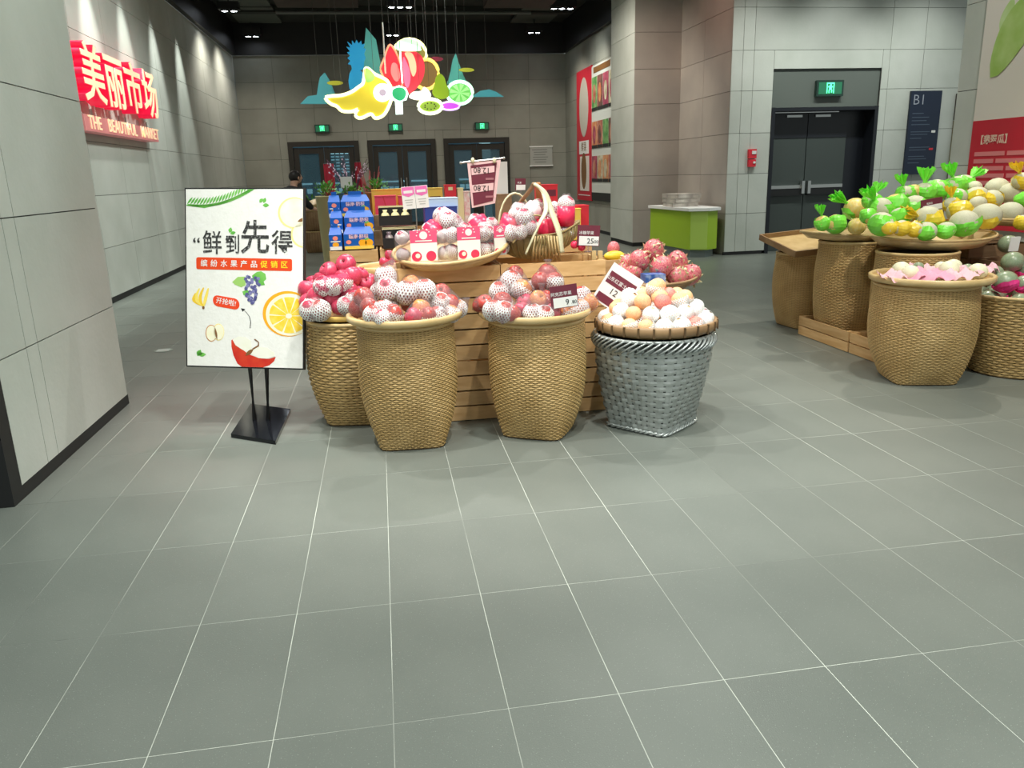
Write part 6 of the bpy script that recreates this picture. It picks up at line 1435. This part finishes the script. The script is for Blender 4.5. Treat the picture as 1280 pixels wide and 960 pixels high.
hang('hanging_melon_ring', 'round green and yellow rimmed fruit behind the red wedges', s8(circ(255, 235, 168, 160, 20)), 13.35, neon('inner_olive', (.22, .20, .05), 0.25), rim=WY, smooth_k=1, extra=lambda t, c: inner(t, c, 'leafy_top', s8([(100, 160), (180, 80), (300, 85), (370, 160), (300, 200), (180, 190)]), neon('leaf_mint', (.55, .95, .60), 0.55), 13.35, .05))
hang('hanging_peach_ring', 'brown fruit with a thick yellow rim right of the red wedges', s8(circ(420, 425, 125, 150, 20)), 13.25, neon('inner_brown', (.22, .14, .05), 0.25), rim=neon('amber_rim', (1, .72, .12), 1.44), smooth_k=1)
hang('hanging_red_wedge', 'left lit red melon wedge in the centre of the hanging sign', s8([(60, 130), (110, 190), (150, 280), (185, 400), (190, 500), (160, 560), (100, 560), (30, 510), (-20, 420), (-35, 360), (0, 270), (25, 190)]), 13.09, neon('wedge_red', (.85, .03, .06), 0.42), rim=neon('orange_rim', (1, .38, .22), 0.59), rimr=.016, smooth_k=3,
     extra=lambda t, c: inner(t, c, 'pink_flesh', s8([(80, 320), (130, 330), (160, 450), (120, 500), (70, 420)]), neon('flesh_pink', (1, .28, .30), 0.42), 13.09))
hang('hanging_red_wedge', 'right lit red apple slice in the centre of the hanging sign', s8([(190, 190), (300, 190), (380, 250), (405, 340), (395, 450), (330, 560), (245, 622), (225, 600), (190, 520), (180, 380), (170, 260)]), 12.95, neon('apple_red', (.80, .05, .08), 0.38), smooth_k=3,
     extra=lambda t, c: (inner(t, c, 'pale_streak', s8([(205, 215), (275, 215), (315, 300), (320, 400), (290, 450), (260, 380), (240, 290)]), neon('streak_peach', (1, .62, .38), 0.46), 12.95), inner(t, c, 'pink_flesh', s8([(190, 260), (235, 330), (265, 450), (240, 560), (200, 500)]), neon('flesh_rose', (.92, .18, .35), 0.42), 12.95, .05), inner(t, c, 'mint_leaf', s8([(110, 150), (170, 100), (330, 150), (370, 190), (250, 200), (140, 190)]), neon('mint_bright', (.5, 1, .62), 0.96), 12.95, .06)))
hang('hanging_broccoli', 'lit green broccoli with a white stem at the bottom of the hanging sign', s8([(110, 690), (118, 825), (190, 822), (185, 690), (225, 680), (245, 620), (220, 560), (150, 535), (90, 555), (68, 620), (80, 680)]), 12.85, neon('stem_white', (.80, 1, .92), 1.32), smooth_k=1, extra=lambda t, c: inner(t, c, 'green_head', s8([(90, 650), (85, 590), (130, 560), (190, 565), (220, 610), (200, 670), (150, 690)]), neon('head_green', (.05, .62, .25), 0.38), 12.85, .05))
hang('hanging_lemon', 'lit white-yellow fruit between broccoli and pear', s8([(250, 650), (290, 600), (370, 590), (400, 550), (450, 590), (470, 640), (430, 670), (330, 680)]), 12.72, neon('lemon_white', (1, .95, .75), 1.32), smooth_k=3)
hang('hanging_pear', 'olive green hanging pear right of the yellow ring', s8([(558, 418), (600, 455), (620, 520), (652, 590), (640, 650), (575, 672), (510, 650), (482, 600), (505, 520), (520, 450)]), 12.9, neon('pear_green', (.28, .42, .02), 0.32), smooth_k=3)
hang('hanging_lime_slice', 'large lit lime slice with a pale rim at the right of the hanging sign', s8(circ(755, 610, 128, 112, 22)), 13.1, neon('lime_flesh', (.18, .55, .12), 0.38), rim=WG, smooth_k=1,
     extra=lambda t, c: [inner(t, c, 'segment', s8([(755, 610), (755 + 100 * math.cos(a), 610 + 88 * math.sin(a)), (755 + 100 * math.cos(a + .45), 610 + 88 * math.sin(a + .45))]), neon('segment_green', (.42, .82, .30), 0.42), 13.1, .045, 1) for a in [k * .785 for k in range(8)]])
hang('hanging_kiwi', 'lit green kiwi slice with a bright rim at the lower right', s8(circ(460, 745, 118, 72, 20)), 12.8, neon('kiwi_green', (.42, .62, .08), 0.38), rim=WN, smooth_k=1, extra=lambda t, c: [inner(t, c, 'seed', s8(circ(460 + 55 * math.cos(a), 745 + 32 * math.sin(a), 7, 7, 6)), M_INK, 12.8, .045, 1) for a in [k * .7 for k in range(9)]])
hang('hanging_grape', 'lit purple fruit beneath the lime slice', s8(circ(655, 742, 100, 40, 16)), 12.85, neon('violet', (.70, .10, .85), 0.55), rim=neon('violet_rim', (.75, .55, 1), 0.96), rimr=.016, smooth_k=1)
for px, Y, lb in ((480, 12.7, 'left thin white hanging rod carrying the fruit sign'), (501, 12.6, 'bright middle hanging rod in front of the red fruit')):
    a, b = (at(478, 28, Y), at(482, 92, Y)) if px == 480 else (at(500, 62, Y), at(503, 104, Y)); t = thing('hanging_rod', lb, 'rod', a); MB().tube([(0, 0, 0), b - a], .012, 8).ob('rod', M_WHITE if px == 480 else neon('tube_white', (.92, .95, 1), 1.5), t); MB().tube([(0, 0, 0), (0, 0, 4.95 - a.z)], .003, 4).ob('wire', M_WIREK, t)
glow = [((0.0, 12.6, 2.9), (1, .9, .4)), ((.5, 12.5, 3.0), (1, .3, .25)), ((1.4, 12.6, 2.8), (.6, 1, .6))]
for loc_, col_ in glow: lamp('POINT', loc_, 2.5, col_)
